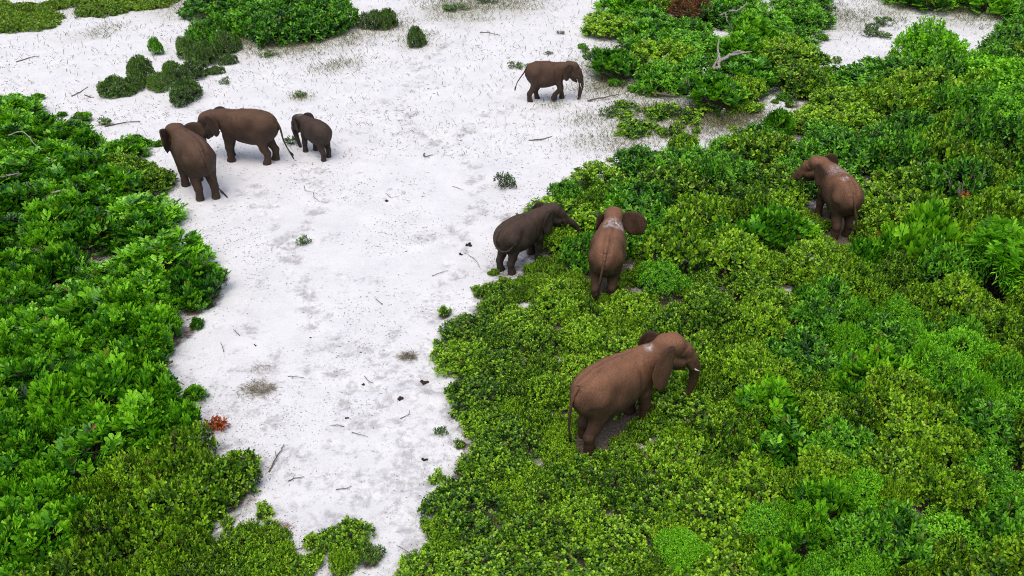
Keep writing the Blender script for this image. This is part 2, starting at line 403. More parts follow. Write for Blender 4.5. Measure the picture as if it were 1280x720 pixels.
        th = (0.030*(1 - 0.75*U) + 0.006)*np.minimum(1, np.minimum(v, 1-v)*6 + 0.35)[None]
        A = P + th[..., None]*n; Bk = P - th[..., None]*n
        VV = np.concatenate([A.reshape(-1, 3), Bk.reshape(-1, 3)]); off = nu*nv
        ii, jj = np.meshgrid(np.arange(nu-1), np.arange(nv-1), indexing='ij'); q0 = (ii*nv+jj).ravel()
        Q1 = np.stack([q0, q0+1, q0+nv+1, q0+nv], -1); Q2 = Q1[:, ::-1] + off
        ring = np.concatenate([np.arange(nu)*nv, (nu-1)*nv + np.arange(1, nv), np.arange(nu-2, -1, -1)*nv + nv-1, np.arange(nv-2, 0, -1)])
        r2 = np.roll(ring, -1)
        Q3 = np.stack([ring, r2, r2+off, ring+off], -1)
        if s < 0: Q1, Q2, Q3 = Q1[:, ::-1], Q2[:, ::-1], Q3[:, ::-1]
        VV = (VV*HS) @ RH.T + PIV
        parts.append((VV, np.concatenate([Q1, Q2, Q3]), np.zeros((0, 3), int)))
    tl = smooth_path([(-0.98, 0, 1.93), (-1.17, 0, 1.80), (-1.30, 0, 1.62)] + list(pose['tail']), 18)
    parts.append(tube(tl, np.interp(np.linspace(0, 1, 18), [0, .2, .45, 1], [0.06, 0.06, 0.042, 0.02]), 8))
    V, Q, T = join(parts)
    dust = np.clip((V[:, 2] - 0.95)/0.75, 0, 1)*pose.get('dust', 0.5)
    n0 = len(parts[0][0]); dust[n0:n0+4*nu*nv] *= np.repeat([pose.get('ear_dust_lit', (.3, .3))[0], pose.get('ear_dust_lit', (.3, .3))[1]], 2*nu*nv)
    sg = np.sign(V[:, 1])                      # hollow flank, crease behind the shoulder, groove beside the spine
    def dent(cx, cz, sx_, sz_, a): V[:, 1] -= sg*a*np.exp(-((V[:, 0]-cx)/sx_)**2 - ((V[:, 2]-cz)/sz_)**2)*np.clip((np.abs(V[:, 1])-.15)*5, 0, 1)
    body = V[:, 0] < 0.62
    V0 = V.copy(); dent(-0.40, 1.52, .15, .30, .075); dent(0.38, 1.45, .08, .38, .05); dent(-1.05, 1.25, .10, .2, .03); V[~body] = V0[~body]
    V[:, 2] -= np.where((V[:, 2] > 1.8) & body, 0.03*np.exp(-((np.abs(V[:, 1])-.15)/.06)**2), 0)
    nn = np.stack([vnoise(V[:, 0]*4 + a*9.1, V[:, 2]*4 + V[:, 1]*3.1, 70+a) for a in range(3)], -1) - 0.5
    V = V + nn*0.014*np.clip(V[:, 2:3]*4, 0, 1)
    pw = np.zeros(len(V))
    for (x, y, z, r, a) in pose.get('powder', []):
        pw = np.maximum(pw, a*np.clip(1.3 - np.linalg.norm(V - np.array([x, y, z]), axis=1)/r, 0, 1))
    me = mesh_np(name, V, [Q, T], mat, {'powder': pw})
    vn = np.zeros(len(V)*3, np.float32); me.vertex_normals.foreach_get('vector', vn); vn = vn.reshape(-1, 3)
    dust = dust*np.clip(vn[:, 2]*0.72 + 0.24, 0, 1)                   # dusty back, plus light from above painted onto skin facing up
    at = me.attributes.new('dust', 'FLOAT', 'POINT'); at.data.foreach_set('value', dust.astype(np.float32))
    o = link(name, me)
    g = pix(px, py); o.location = (g[0], g[1], z0); o.rotation_euler = (0, 0, R(heading)); tl_ = pose.get('tall', 1.0); o.scale = (S*0.985/tl_**.5, S*0.97, S*1.01*tl_)
    tag(o, label, 'elephant', 'elephants of the feeding herd')
    # tail tuft: flattened brush of hair
    d = tl[-1] - tl[-3]; d /= np.linalg.norm(d); tuft = []
    rng = np.random.default_rng(int(px))
    for k in range(14):
        j = rng.normal(0, 0.35, 3); q = d*0.26*rng.uniform(0.6, 1.1) + j*0.06 + np.array([0, 0, -0.05])
        b0 = tl[-1] - d*rng.uniform(0, 0.12)
        tuft.append(tube([b0, b0 + q*0.5 + j*0.02, b0 + q], [0.022, 0.018, 0.004], 5))
    v, q, t = join(tuft); link('tail_tuft', mesh_np('tail_tuft', v, [q, t], M['tail_hair']), o)
    for s in (1, -1):
        c = H((0.655, 0.205*s, 0.045)); v, q, t = tube([c + RH @ np.array([0.0, s*x, 0]) for x in (-0.02, 0.0, 0.018, 0.028)], [0.032, 0.034, 0.024, 0.004], 8)
        link('eye', mesh_np('eye', v, [q, t], M['eye']), o)
        if pose.get('tusks', 0):
            Lk = pose['tusks']
            P = smooth_path([H((0.90, 0.14*s, -0.34)), H((1.0, 0.16*s, -0.36-0.5*Lk)), H((1.10, 0.16*s, -0.36-Lk))], 7)
            v, q, t = tube(P, np.linspace(0.034, 0.01, 7), 8); link('tusk', mesh_np('tusk', v, [q, t], M['ivory']), o)
    return o

BROWN, RED, GREY = (0.056, 0.034, 0.022), (0.068, 0.037, 0.022), (0.044, 0.031, 0.024)
DUST_LIT = (0.215, 0.112, 0.066); WARM = (0.245, 0.118, 0.066)  # back colours: thrown dust with top light painted in
DOWN = [(0.90, 0, -0.50), (0.92, 0, -0.85), (0.94, 0, -1.20), (0.99, 0, -1.52)]
HERD = [
 dict(px=250, py=238, hd=126, S=1.1, mat=('brown', BROWN, DUST_LIT), label='large brown elephant seen from behind browsing a bush, ears spread, beside the sideways-standing one',
      pose=dict(head_yaw=6, head_pitch=20, ear_l=(32, 0.95, 0.9), ear_r=(58, 0.95, 0.7), trunk=DOWN, dust=0.42,
                legs=dict(fl=(-0.05, 0), fr=(0.1, 0), hl=(0.06, 0), hr=(-0.12, 0)), tail=[(-1.36, -0.04, 1.45), (-1.42, -0.10, 1.0), (-1.46, -0.20, 0.62), (-1.5, -0.34, 0.42)])),
 dict(px=315, py=200.4, hd=168, S=1.05, mat=('brown2', BROWN, DUST_LIT), label='large brown elephant standing side-on with head lowered behind its browsing neighbour',
      pose=dict(piv=(1.06, 0.02, 1.62), head_yaw=6, head_pitch=24, ear_l=(24, 0.9), ear_r=(16, 0.85), trunk=[(0.95, 0, -0.48), (1.02, 0, -0.75), (1.1, 0, -0.95), (1.18, 0, -1.1)], dust=0.42,
                legs=dict(fl=(0.0, 0), fr=(0.28, 0), hl=(0.02, 0), hr=(-0.1, 0)), tail=[(-1.40, 0.0, 1.40), (-1.47, 0.02, 1.0), (-1.56, 0.02, 0.7), (-1.68, 0.0, 0.45)])),
 dict(px=397.4, py=193, hd=134, S=0.75, mat=('grey', GREY, (0.11, 0.065, 0.05)), label='small dark calf walking away over bare white sand near two larger elephants',
      pose=dict(head_yaw=12, head_pitch=22, ear_l=(30, 0.85), ear_r=(48, 0.85), trunk=DOWN, dust=0.35, powder=[(1.3, 0, 2.05, .22, .5)],
                legs=dict(fl=(0.1, 0), fr=(-0.1, 0), hl=(-0.15, 0), hr=(0.1, 0)), tail=[(-1.34, 0.0, 1.45), (-1.38, 0.0, 1.1), (-1.38, 0.02, 0.85), (-1.36, 0.02, 0.7)])),
 dict(px=683.9, py=125, hd=4, S=0.84, mat=('brown3', BROWN, DUST_LIT), label='lone brown elephant with short tusks walking across open sand, one foreleg lifted',
      pose=dict(tall=1.08, head_yaw=-2, head_pitch=16, ear_l=(40, 0.75), ear_r=(24, 0.9), tusks=0.26, trunk=[(0.97, 0, -0.52), (1.02, 0, -0.9), (1.06, 0, -1.2), (1.1, 0, -1.5)], dust=0.42,
                legs=dict(fl=(0.18, 0.0), fr=(-0.22, 0.16), hl=(0.22, 0.0), hr=(-0.25, 0.0)), tail=[(-1.42, 0.0, 1.45), (-1.62, 0.0, 1.2), (-1.78, 0.0, 0.98), (-1.86, 0.0, 0.78)])),
 dict(px=651, py=330, hd=46, S=0.86, mat=('grey2', GREY, (0.12, 0.07, 0.052)), label='grey-brown elephant at the thicket edge reaching its trunk forward, tail swung across its hip',
      pose=dict(piv=(1.06, -0.04, 1.68), head_yaw=-24, head_pitch=6, ear_l=(16, 0.85), ear_r=(28, 1.0), trunk=[(1.04, 0, -0.34), (1.28, 0, -0.50), (1.42, 0, -0.74), (1.40, 0, -1.0)], dust=0.5,
                legs=dict(fl=(0.15, 0), fr=(0.0, 0), hl=(-0.05, 0), hr=(0.05, 0)), tail=[(-1.42, -0.06, 1.42), (-1.38, -0.28, 1.22), (-1.15, -0.52, 1.24), (-0.95, -0.58, 1.42)])),
 dict(px=757.5, py=357, hd=78.5, S=0.985, mat=('red', RED, WARM), label='reddish elephant seen from behind amid the scrub with pale dust on its shoulders',
      pose=dict(head_yaw=2, head_pitch=12, ear_l=(16, 0.72, 0.8), ear_r=(80, 1.12, 0.7), trunk=DOWN, dust=0.95, powder=[(0.55, -0.18, 2.0, .36, 1.0), (0.35, 0.05, 2.03, .22, .8)],
                legs=dict(fl=(0.0, 0), fr=(0.1, 0), hl=(-0.12, 0), hr=(0.1, 0)), tail=[(-1.36, 0.03, 1.40), (-1.42, 0.08, 1.0), (-1.42, 0.14, 0.7), (-1.40, 0.18, 0.5)])),
 dict(px=1040, py=283, hd=92, S=0.98, mat=('red2', RED, WARM), label='reddish elephant deep in the tall thicket with its head turned aside',
      pose=dict(piv=(1.08, 0.06, 1.68), head_yaw=52, head_pitch=6, ear_l=(30, 0.9, 0.9), ear_r=(54, 1.1, 0.75), trunk=[(1.0, 0, -0.42), (1.22, 0, -0.62), (1.36, 0, -0.86), (1.42, 0, -1.1)], dust=0.95, powder=[(0.45, 0.0, 2.02, .42, .55), (-0.4, 0.1, 2.05, .15, .7)],
                legs=dict(fl=(0.1, 0), fr=(-0.1, 0), hl=(-0.1, 0), hr=(0.1, 0)), tail=[(-1.36, -0.04, 1.42), (-1.40, -0.12, 1.1), (-1.40, -0.2, 0.8), (-1.40, -0.22, 0.6)])),
 dict(px=765, py=537.5, hd=37, S=1.03, mat=('red3', RED, WARM), label='largest elephant, red-brown with thin tusks, feeding alone in the low green scrub',
      pose=dict(tall=1.03, piv=(1.12, -0.08, 1.78), head_yaw=-22, head_pitch=4, ear_l=(14, 0.85, 0.8), ear_r=(26, 1.15), ear_dust_lit=(.3, 1.9), tusks=0.09, trunk=[(0.96, 0, -0.48), (0.99, 0, -0.80), (0.94, 0, -1.08), (0.84, 0, -1.3)], dust=1.05, powder=[(0.95, -0.05, 2.02, .13, .9), (1.35, -0.2, 2.0, .14, .6)],
                legs=dict(fl=(0.12, 0), fr=(0.12, 0), hl=(0.12, 0), hr=(-0.16, 0)), tail=[(-1.38, 0.0, 1.42), (-1.42, 0.0, 1.05), (-1.40, 0.02, 0.7), (-1.36, 0.02, 0.5)])),
]
ELE = []
for i, e in enumerate(HERD):
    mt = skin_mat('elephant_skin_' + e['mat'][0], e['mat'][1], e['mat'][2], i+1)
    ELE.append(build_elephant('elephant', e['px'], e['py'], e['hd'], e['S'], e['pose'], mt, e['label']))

# ------------------------------------------------------------------ foliage prototypes
UP = np.array([0, 0, 1.0])
def norm(a): return a/(np.linalg.norm(a, axis=-1, keepdims=True) + 1e-9)
LEAF = {  # (along, side, up): obovate, lance, round
 'obovate': [(0, 0, 0), (.42, .40, .10), (.80, .46, .08), (1, 0, -.06), (.80, -.46, .08), (.42, -.40, .10)],
 'lance':   [(0, 0, 0), (.30, .48, .08), (.72, .40, .06), (1, 0, -.10), (.72, -.40, .06), (.30, -.48, .08)]}
def leaves(P, D, N, L, W, tone, shape='obovate'):
    D = norm(D); S = norm(np.cross(N, D)); N = np.cross(D, S)
    T = np.array(LEAF[shape])
    L = np.broadcast_to(L, len(P))[:, None, None]; W = np.broadcast_to(W, len(P))[:, None, None]
    V = P[:, None] + L*T[None, :, 0:1]*D[:, None] + W*T[None, :, 1:2]*S[:, None] + W*T[None, :, 2:3]*2*N[:, None]
    b = np.arange(len(P))[:, None]*6
    Q = np.concatenate([b + np.array([0, 3, 2, 1]), b + np.array([0, 5, 4, 3])])
    return V.reshape(-1, 3), Q, np.repeat(tone, 6)
def lump_set(rng, r, h, K):
    C = [(0, 0, r*0.62, h)]
    a0 = rng.uniform(0, 6.28)
    for k in range(K):
        a = a0 + k*6.283/K + rng.uniform(-.35, .35); d = r*rng.uniform(0.45, 0.68)
        C.append((d*math.cos(a), d*math.sin(a), r*rng.uniform(0.34, 0.52), h*rng.uniform(0.55, 0.98)))
    out = []
    for x, y, rad, top in C:
        rv = min(top*0.85, rad*1.0); out.append((np.array([x, y, top-rv]), np.array([rad, rad, rv])))
    return out
def dome_tips(rng, lumps, n, depth=0.3, up=0.55):
    A = np.array([l[1][0]**2 for l in lumps]); pk = rng.choice(len(lumps), n*2, p=A/A.sum())
    d = norm(rng.normal(0, 1, (n*2, 3))); d[:, 2] = np.where(d[:, 2] < -0.35, -d[:, 2], d[:, 2])
    C = np.array([l[0] for l in lumps])[pk]; Rr = np.array([l[1] for l in lumps])[pk]
    P = C + d*Rr*(1 - depth*rng.uniform(0, 1, (n*2, 1))**2)
    ok = P[:, 2] > 0.05
    for c, rr in lumps:
        q = np.linalg.norm((P - c)/rr, axis=1); ok &= q > 0.66
    P, d = P[ok][:n], d[ok][:n]
    ax = norm(d + UP*up + rng.normal(0, .22, d.shape))
    return P, ax
def frame(ax):
    ref = np.where(np.abs(ax[:, 2:3]) < 0.9, UP, np.array([1.0, 0, 0]))
    s = norm(np.cross(ax, ref)); return s, np.cross(s, ax)
def rosettes(rng, P, ax, nl, L, W, step, shape='obovate', open0=25, open1=80, flush=0.35):
    n = len(P); s, b = frame(ax); out = []; ph = rng.uniform(0, 6.28, n)
    sh = np.clip(rng.normal(0.47, 0.26, n), 0, 1); sh = sh + (rng.uniform(0, 1, n) < flush*0.5)*0.3
    for k in range(nl):
        a = ph + k*2.4 + rng.normal(0, .25, n); op = np.radians(open0 + (open1-open0)*k/max(1, nl-1) + rng.normal(0, 11, n))
        rad = np.cos(a)[:, None]*s + np.sin(a)[:, None]*b
        D = np.cos(op)[:, None]*ax + np.sin(op)[:, None]*rad
        Nn = np.sin(op)[:, None]*ax - np.cos(op)[:, None]*rad + rng.normal(0, .25, (n, 3))
        sz = rng.uniform(.75, 1.2, n)*(0.7 if k == 0 else 1)
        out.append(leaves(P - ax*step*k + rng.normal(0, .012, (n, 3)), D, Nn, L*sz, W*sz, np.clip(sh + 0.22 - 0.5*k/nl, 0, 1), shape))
    return out
def sprays(rng, P, ax, npair, length, L, W, ang=55, droop=0.0, shape='obovate', lift=0.25):
    """shoots with leaflets in two rows"""
    n = len(P); s, b = frame(ax)
    ro = rng.uniform(-.6, .6, n)[:, None]; s2 = norm(s*np.cos(ro) + b*np.sin(ro)); up = norm(np.cross(s2, ax)); up = np.where(up[:, 2:3] < 0, -up, up)
    out = []; sh = np.clip(rng.normal(0.44, 0.27, n), 0, 1); ln = length*rng.uniform(.7, 1.2, n)
    for k in range(npair):
        f = (k+1)/npair
        c = P + ax*(ln*(f-0.75))[:, None] - UP*(droop*ln*f*f)[:, None]
        for sg in (1, -1):
            a = np.radians(ang*(1-0.35*f) + rng.normal(0, 9, n))[:, None]
            D = np.cos(a)*ax + sg*np.sin(a)*s2 + up*lift - UP*droop*f*0.9 + rng.normal(0, .08, (n, 3))
            sz = rng.uniform(.8, 1.15, n)*(0.75 + 0.5*math.sin(math.pi*f*0.85))
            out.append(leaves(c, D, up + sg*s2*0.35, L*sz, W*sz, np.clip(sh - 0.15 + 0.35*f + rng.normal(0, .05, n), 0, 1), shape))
    return out
def pack(parts):
    V = []; Q = []; A = []; o = 0
    for v, q, a in parts: V.append(v); Q.append(q+o); A.append(a); o += len(v)
    return np.concatenate(V), np.concatenate(Q), np.concatenate(A)
def stems_of(rng, P, n, r0=0.022):
    parts = []
    for i in rng.choice(len(P), min(n, len(P)), replace=False):
        t = P[i]; b = np.array([t[0]*0.12 + rng.normal(0, .05), t[1]*0.12 + rng.normal(0, .05), -0.05])
        m = (b + t)/2 + np.array([t[0]*0.12, t[1]*0.12, -0.04*t[2]]) + rng.normal(0, .05, 3)
        parts.append(tube(smooth_path([b, m, t], 6), np.linspace(r0*rng.uniform(.8, 1.3), 0.006, 6), 4))
    return join(parts)

def flat(rng, a):
    """lean shoots outward so that the leaf rows face the sky"""
    h = rng.uniform(0, 6.283, len(a)); return norm(a*np.array([1, 1, .35]) + 0.55*np.stack([np.cos(h), np.sin(h), 0*h], -1) + UP*0.32)
PROTO = {}
def proto(kind, seed, r, h, K, ntips, fol, mat, nst=26, depth=0.3, up=0.55, r0=0.022):
    rng = np.random.default_rng(seed)
    lum = lump_set(rng, r, h, K); P, ax = dome_tips(rng, lum, ntips, depth, up)
    v, q, a = pack(fol(rng, P, ax))
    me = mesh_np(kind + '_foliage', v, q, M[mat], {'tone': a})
    v, q, t = stems_of(rng, P, nst, r0)
    ms = mesh_np(kind + '_stems', v, [q, t], M['stem'])
    PROTO.setdefault(kind, []).append((me, ms, r, h))

for s in range(5):   # nominal radius 1 m; near and far versions of each kind
    proto('round_low', 10+s, 1.0, 0.62, 6, 560, lambda g, P, a: rosettes(g, P, a, 9, .082, .050, .016), 'round', 20, depth=0.5, up=0.75)
    proto('round_tall', 20+s, 1.0, 1.05, 6, 640, lambda g, P, a: rosettes(g, P, a, 9, .085, .052, .018), 'round', 30, depth=0.4)
    proto('round_far', 30+s, 1.4, 1.3, 6, 420, lambda g, P, a: rosettes(g, P, a, 8, .15, .085, .03), 'round', 26, depth=0.4, r0=0.03)
for s in range(4):
    proto('pinnate', 40+s, 1.0, 0.95, 6, 170, lambda g, P, a: sprays(g, P, flat(g, a), 6, .38, .165, .068, 62, 0, 'obovate', .3), 'pinnate', 50, depth=0.6, up=0.25)
    proto('pinnate_far', 50+s, 1.3, 1.2, 6, 210, lambda g, P, a: sprays(g, P, flat(g, a), 5, .42, .20, .085, 62, 0, 'obovate', .3), 'pinnate', 30, depth=0.6, up=0.25)
    proto('oval_far', 60+s, 1.5, 1.35, 6, 380, lambda g, P, a: rosettes(g, P, a, 8, .19, .085, .03, 'lance', 30, 85), 'oval', 26, depth=0.4, r0=0.03)
    proto('oval', 65+s, 1.0, 1.1, 6, 480, lambda g, P, a: rosettes(g, P, a, 9, .12, .055, .022, 'lance', 30, 85), 'oval', 26, depth=0.4)
for s in range(3):
    proto('lime', 70+s, 1.0, 0.9, 5, 1000, lambda g, P, a: rosettes(g, P, a, 7, .062, .032, .012), 'lime', 14, depth=0.4)
    proto('lime_far', 75+s, 1.4, 1.5, 6, 520, lambda g, P, a: rosettes(g, P, a, 7, .13, .07, .03), 'lime', 30, depth=0.5)
    proto('tuft', 99+s, 0.5, 0.5, 4, 70, lambda g, P, a: rosettes(g, P, a, 6, .10, .045, .02, 'lance', 20, 75), 'mound', 24, depth=0.6, r0=0.012)
    proto('feather', 80+s, 1.0, 1.5, 6, 430, lambda g, P, a: sprays(g, P, a, 7, .42, .15, .042, 62, 0.55, 'lance', 0.0), 'feather', 30, depth=0.5, up=0.3)
    proto('mound', 90+s, 1.0, 0.62, 2, 620, lambda g, P, a: rosettes(g, P, a, 7, .075, .045, .015), 'mound', 60, depth=0.25)
    proto('creeper', 95+s, 1.2, 0.28, 7, 620, lambda g, P, a: rosettes(g, P, a, 7, .11, .065, .012), 'creeper', 16, depth=0.5, up=0.9)
for s in range(3):
    proto('sprig', 120+s, 0.35, 0.34, 3, 46, lambda g, P, a: rosettes(g, P, a, 7, .085, .052, .016), 'round', 12, depth=0.6, r0=0.008)
proto('lime_dome', 79, 1.0, 0.95, 3, 4200, lambda g, P, a: rosettes(g, P, a, 5, .05, .03, .008), 'dome', 14, depth=0.12, up=0.3)
proto('rust', 88, 0.7, 1.1, 4, 300, lambda g, P, a: rosettes(g, P, a, 5, .12, .035, .03, 'lance', 15, 50), 'rust', 60, depth=0.5, r0=0.02)

# ------------------------------------------------------------------ where the plants stand
POLY = {
 'carpet': [(500, 930), (512, 705), (535, 690), (532, 650), (558, 605), (576, 560), (576, 500), (566, 470), (549, 440), (562, 395), (602, 352), (612, 332), (640, 318), (720, 330), (800, 335), (900, 420), (960, 560), (930, 930)],
 'main': [(612, 332), (640, 268), (668, 238), (705, 216), (770, 193), (832, 166), (900, 168), (948, 152), (1000, 120), (1010, 75), (1080, 78), (1120, 68), (1190, 55), (1262, 42), (1420, 60), (1420, 930), (930, 930), (960, 560), (900, 420), (800, 335), (720, 330), (640, 318)],
 'back': [(735, -25), (740, 60), (748, 92), (790, 104), (850, 118), (890, 135), (950, 128), (1000, 120), (1010, 75), (1022, 40), (1045, -25)],
 'band': [(1100, -25), (1110, 3), (1150, 12), (1210, 10), (1248, 17), (1264, 42), (1420, 60), (1420, -25)],
 'left': [(-140, 100), (0, 112), (40, 122), (58, 140), (120, 152), (106, 172), (128, 176), (185, 176), (212, 196), (206, 236), (206, 318), (238, 325), (272, 352), (243, 385), (246, 412), (196, 446), (203, 484), (236, 490), (258, 535), (258, 560), (303, 590), (300, 622), (262, 655), (244, 690), (240, 930), (-140, 930)],
 'foot': [(262, 665), (305, 642), (345, 660), (378, 700), (385, 930), (240, 930), (246, 700)],
 'foot2': [(392, 690), (400, 664), (428, 655), (458, 668), (464, 705), (450, 740), (400, 740)],
}
KEEP = [  # parts of the elephants that nothing in front may hide
 (7, [(713, 470), (800, 422), (868, 440), (862, 486), (818, 505), (808, 508), (786, 514), (752, 538), (737, 558), (716, 560)]),
 (4, [(620, 265), (690, 258), (720, 298), (700, 300), (676, 308), (652, 325), (643, 346), (625, 338)]),
 (5, [(736, 270), (797, 260), (797, 288), (785, 338), (768, 352), (748, 366), (738, 350)]),
 (6, [(985, 195), (1056, 188), (1086, 240), (1080, 262), (1062, 272), (1060, 290), (1045, 290), (1040, 262), (1024, 245), (1012, 228), (985, 224)]),
 (0, [(196, 150), (242, 148), (272, 200), (278, 250), (238, 248), (222, 234), (205, 200), (198, 180)]),
 (1, [(245, 128), (360, 128), (365, 200), (345, 210), (280, 205)]), (2, [(368, 135), (420, 135), (420, 208), (372, 200)]),
]
KEEP2 = [(ELE[6].location.y + .3, [(1000, 225), (1088, 225), (1088, 298), (1036, 298), (1000, 262)]), (pix(849, 704)[1] + .3, [(812, 640), (850, 625), (890, 640), (886, 705), (850, 718), (815, 705)]), (pix(272, 534)[1] + .6, [(254, 512), (292, 512), (292, 548), (254, 548)])]
random.seed(5); rs = np.random.default_rng(5)
PLANTS = []        # (kind key, x, y, radius, height, zone)
ANYV = list(POLY.values())
def in_veg(px, py): return any(inside(p, px, py) for p in ANYV)
def elephant_gap(x, y, r):
    for o, e in zip(ELE, HERD):
        h = R(e['hd']); S = e['S']; dx, dy = x - o.location.x, y - o.location.y
        u = dx*math.cos(h) + dy*math.sin(h); v = -dx*math.sin(h) + dy*math.cos(h)
        du = max(abs(u) - 0.85*S, 0)
        if math.hypot(du, v) < 0.30*S + 0.5*r: return False
    return True
def hides(x, y, r, h):
    for wy, poly in KEEP2:
        if y < wy and any(inside(poly, *proj(x+ox, y, h*fz)) for ox, fz in ((0, 1.2), (.6*r, .9), (-.6*r, .9), (0, .6))): return True
    for i, poly in KEEP:
        if y < ELE[i].location.y + 0.6:
            for ox, fz in ((0, 1.22), (0.45*r, 1.05), (-0.45*r, 1.05), (0.9*r, .6), (-0.9*r, .6), (0, .7)):
                if inside(poly, *proj(x+ox, y, h*fz)): return True
    return False
def fits(x, y, r, h):
    pts = [(x+.5*r, y, .5*h), (x-.5*r, y, .5*h), (x, y+.2*r, .9*h), (x, y-.4*r, .2*h)]
    return all(in_veg(*proj(*p)) for p in pts)
def try_place(kind, x, y, r, h, zone, gap, check_fit=True):
    if not elephant_gap(x, y, r) or hides(x, y, r, h): return False
    if check_fit and not fits(x, y, r, h): return False
    for q in PLANTS:
        if (q[1]-x)**2 + (q[2]-y)**2 < (gap*(r + q[3]))**2: return False
    PLANTS.append((kind, x, y, r, h, zone)); return True
def zone_height(zone, px, py, x, y):
    n = float(fbm(x*0.25+7, y*0.25, 3))
    j = random.uniform(.74, 1.28)
    if zone == 'carpet': return (0.40 + 0.28*n + max(0, (px-760)/900))*j**.6
    if zone == 'main' and y > 24: return (0.8 + 1.0*n + max(0, min(0.5, (px-1000)/500)))*j
    if zone == 'main': return (0.55 + 0.8*n + max(0, min(0.7, (px-900)/650)) + (0.25 if py < 200 else 0))*j
    if zone == 'left': return (0.55 + 0.65*n)*j
    if zone in ('foot', 'foot2'): return 0.45
    return 0.8 + 0.9*n
def pick_kind(zone, px, py, x, y, far):
    a = float(vnoise(x*0.45+31, y*0.45+9, 8)); b = float(vnoise(x*0.8+3, y*0.8+77, 12)); u = random.random()
    sf = '_far' if far else ''
    if zone == 'carpet': return 'round_low'
    if zone in ('foot', 'foot2'): return 'round_low'
    if zone == 'left':
        if px > 75 and py > 560 and px > 75 + (720-py)*0.25: return 'round_low'
        return 'pinnate' + sf
    if zone == 'main':
        if not far:
            if a > 0.70: return 'lime' if u < 0.8 else 'oval'
            if a < 0.07: return 'pinnate'
            if b > 0.74: return 'oval'
            return 'round_tall'
        if a > 0.66: return 'oval_far'
        if a < 0.10: return 'pinnate_far'
        return 'round_far' if b < 0.62 else 'oval_far'
    return 'pinnate_far' if b > 0.62 else ('oval_far' if a > 0.35 else 'round_far')
def put(kind, px, py, r, h, zone='single'):
    """one plant whose foot stands at this photo pixel"""
    g = pix(px, py); PLANTS.append((kind, g[0], g[1], r, h, zone))

# plants that stand out in the photograph
put('lime_dome', 849, 704, 0.70, 0.85); put('feather', 1250, 372, 1.45, 2.6); put('feather', 1305, 365, 1.4, 2.5)
put('lime', 1225, 620, 1.0, 0.95); put('lime', 1265, 640, 0.9, 0.9); put('lime', 1180, 690, 1.0, 0.8); put('lime', 1262, 540, 1.0, 1.2)
put('pinnate', 1060, 492, 0.85, 1.0); put('pinnate', 1100, 484, 0.85, 1.1); put('pinnate', 1030, 650, 0.75, 0.95); put('pinnate', 1010, 690, 0.6, 0.7); put('pinnate', 970, 725, 0.6, 0.8); put('pinnate', 1275, 500, 0.8, 1.2)
put('lime_far', 1150, 84, 2.0, 2.6); put('lime_far', 1178, 92, 1.8, 2.0); put('lime_far', 1262, 128, 2.4, 2.0); put('lime_far', 1235, 155, 2.0, 1.8); put('lime_far', 1290, 150, 2.2, 2.0); put('lime_far', 1270, 180, 1.8, 1.6); put('rust', 856, 34, 1.3, 2.0)
put('pinnate', 232, 545, 0.52, 0.85); put('pinnate', 112, 193, 0.8, 1.0); put('round_tall', 172, 226, 1.0, 0.95); put('round_tall', 196, 234, 0.8, 0.8); put('round_tall', 148, 215, 0.9, .8)
for px, py, r in ((792, 352, .45), (806, 342, .45), (732, 362, .34), (704, 552, .4), (698, 574, .45), (722, 582, .34), (798, 318, .5), (1082, 302, .4), (1024, 286, .42), (664, 340, .36), (680, 334, .4), (652, 354, .28), (694, 346, .45), (704, 330, .45), (670, 356, .45), (640, 362, .35), (716, 352, .4), (800, 542, .4), (778, 558, .34), (752, 574, .3), (712, 568, .26), (699, 545, .36), (770, 364, .3), (757, 377, .3), (738, 372, .28), (786, 352, .36), (630, 354, .24), (618, 342, .2), (655, 370, .4), (668, 374, .36), (642, 374, .34), (1005, 276, .5), (1062, 320, .5), (1034, 314, .5), (1090, 312, .5), (1012, 300, .5), (706, 540, .3), (716, 532, .26), (1080, 288, .42), (1071, 300, .3), (816, 716, .4), (700, 534, .34), (690, 546, .34), (690, 560, .36)): put('round_low', px, py, r, r*.9, 'carpet' if px < 1000 else 'main')
for px, py, r, h in ((428, 708, .34, .42), (424, 738, .24, .28), (300, 690, .62, .5), (330, 715, .6, .5), (285, 740, .7, .5), (355, 745, .5, .45), (272, 705, .5, .42), (318, 672, .4, .36)):
    put('round_low', px, py, r, h, 'foot2' if px > 400 else 'foot')
# big plants first, then fill the gaps with smaller ones
for rnd, (rk, tries, gap) in enumerate(((1.0, 12000, 0.56), (0.66, 12000, 0.52), (0.42, 12000, 0.54))):
    for k in range(tries):
        y = 6.5 + (66-6.5)*random.random()**1.6; x = random.uniform(-0.85, 0.85)*(y+6)
        px, py = proj(x, y, 0.5)
        if not (-140 < px < 1420 and -25 < py < 930): continue
        zone = next((z for z in POLY if inside(POLY[z], px, py)), None)
        if not zone: continue
        far = y > 24
        if rnd == 2 and (y > 22): continue
        if rnd == 1 and y > 40: continue
        if zone in ('main', 'left') and ((rnd == 1 and random.random() < .2) or (rnd == 2 and random.random() < .4)): continue
        h = zone_height(zone, px, py, x, y)
        r = rk*random.uniform(.8, 1.15)*(1.0 if not far else 1.4)*(1.3 if y > 38 else 1)
        if rk < 1: h *= 0.62 + 0.3*rk
        if zone == 'back' and rnd and random.random() < .6: continue
        try_place(pick_kind(zone, px, py, x, y, far), x, y, r, h, zone, gap if zone not in ('main', 'left', 'back') else (0.60, 0.54, 0.54)[rnd])
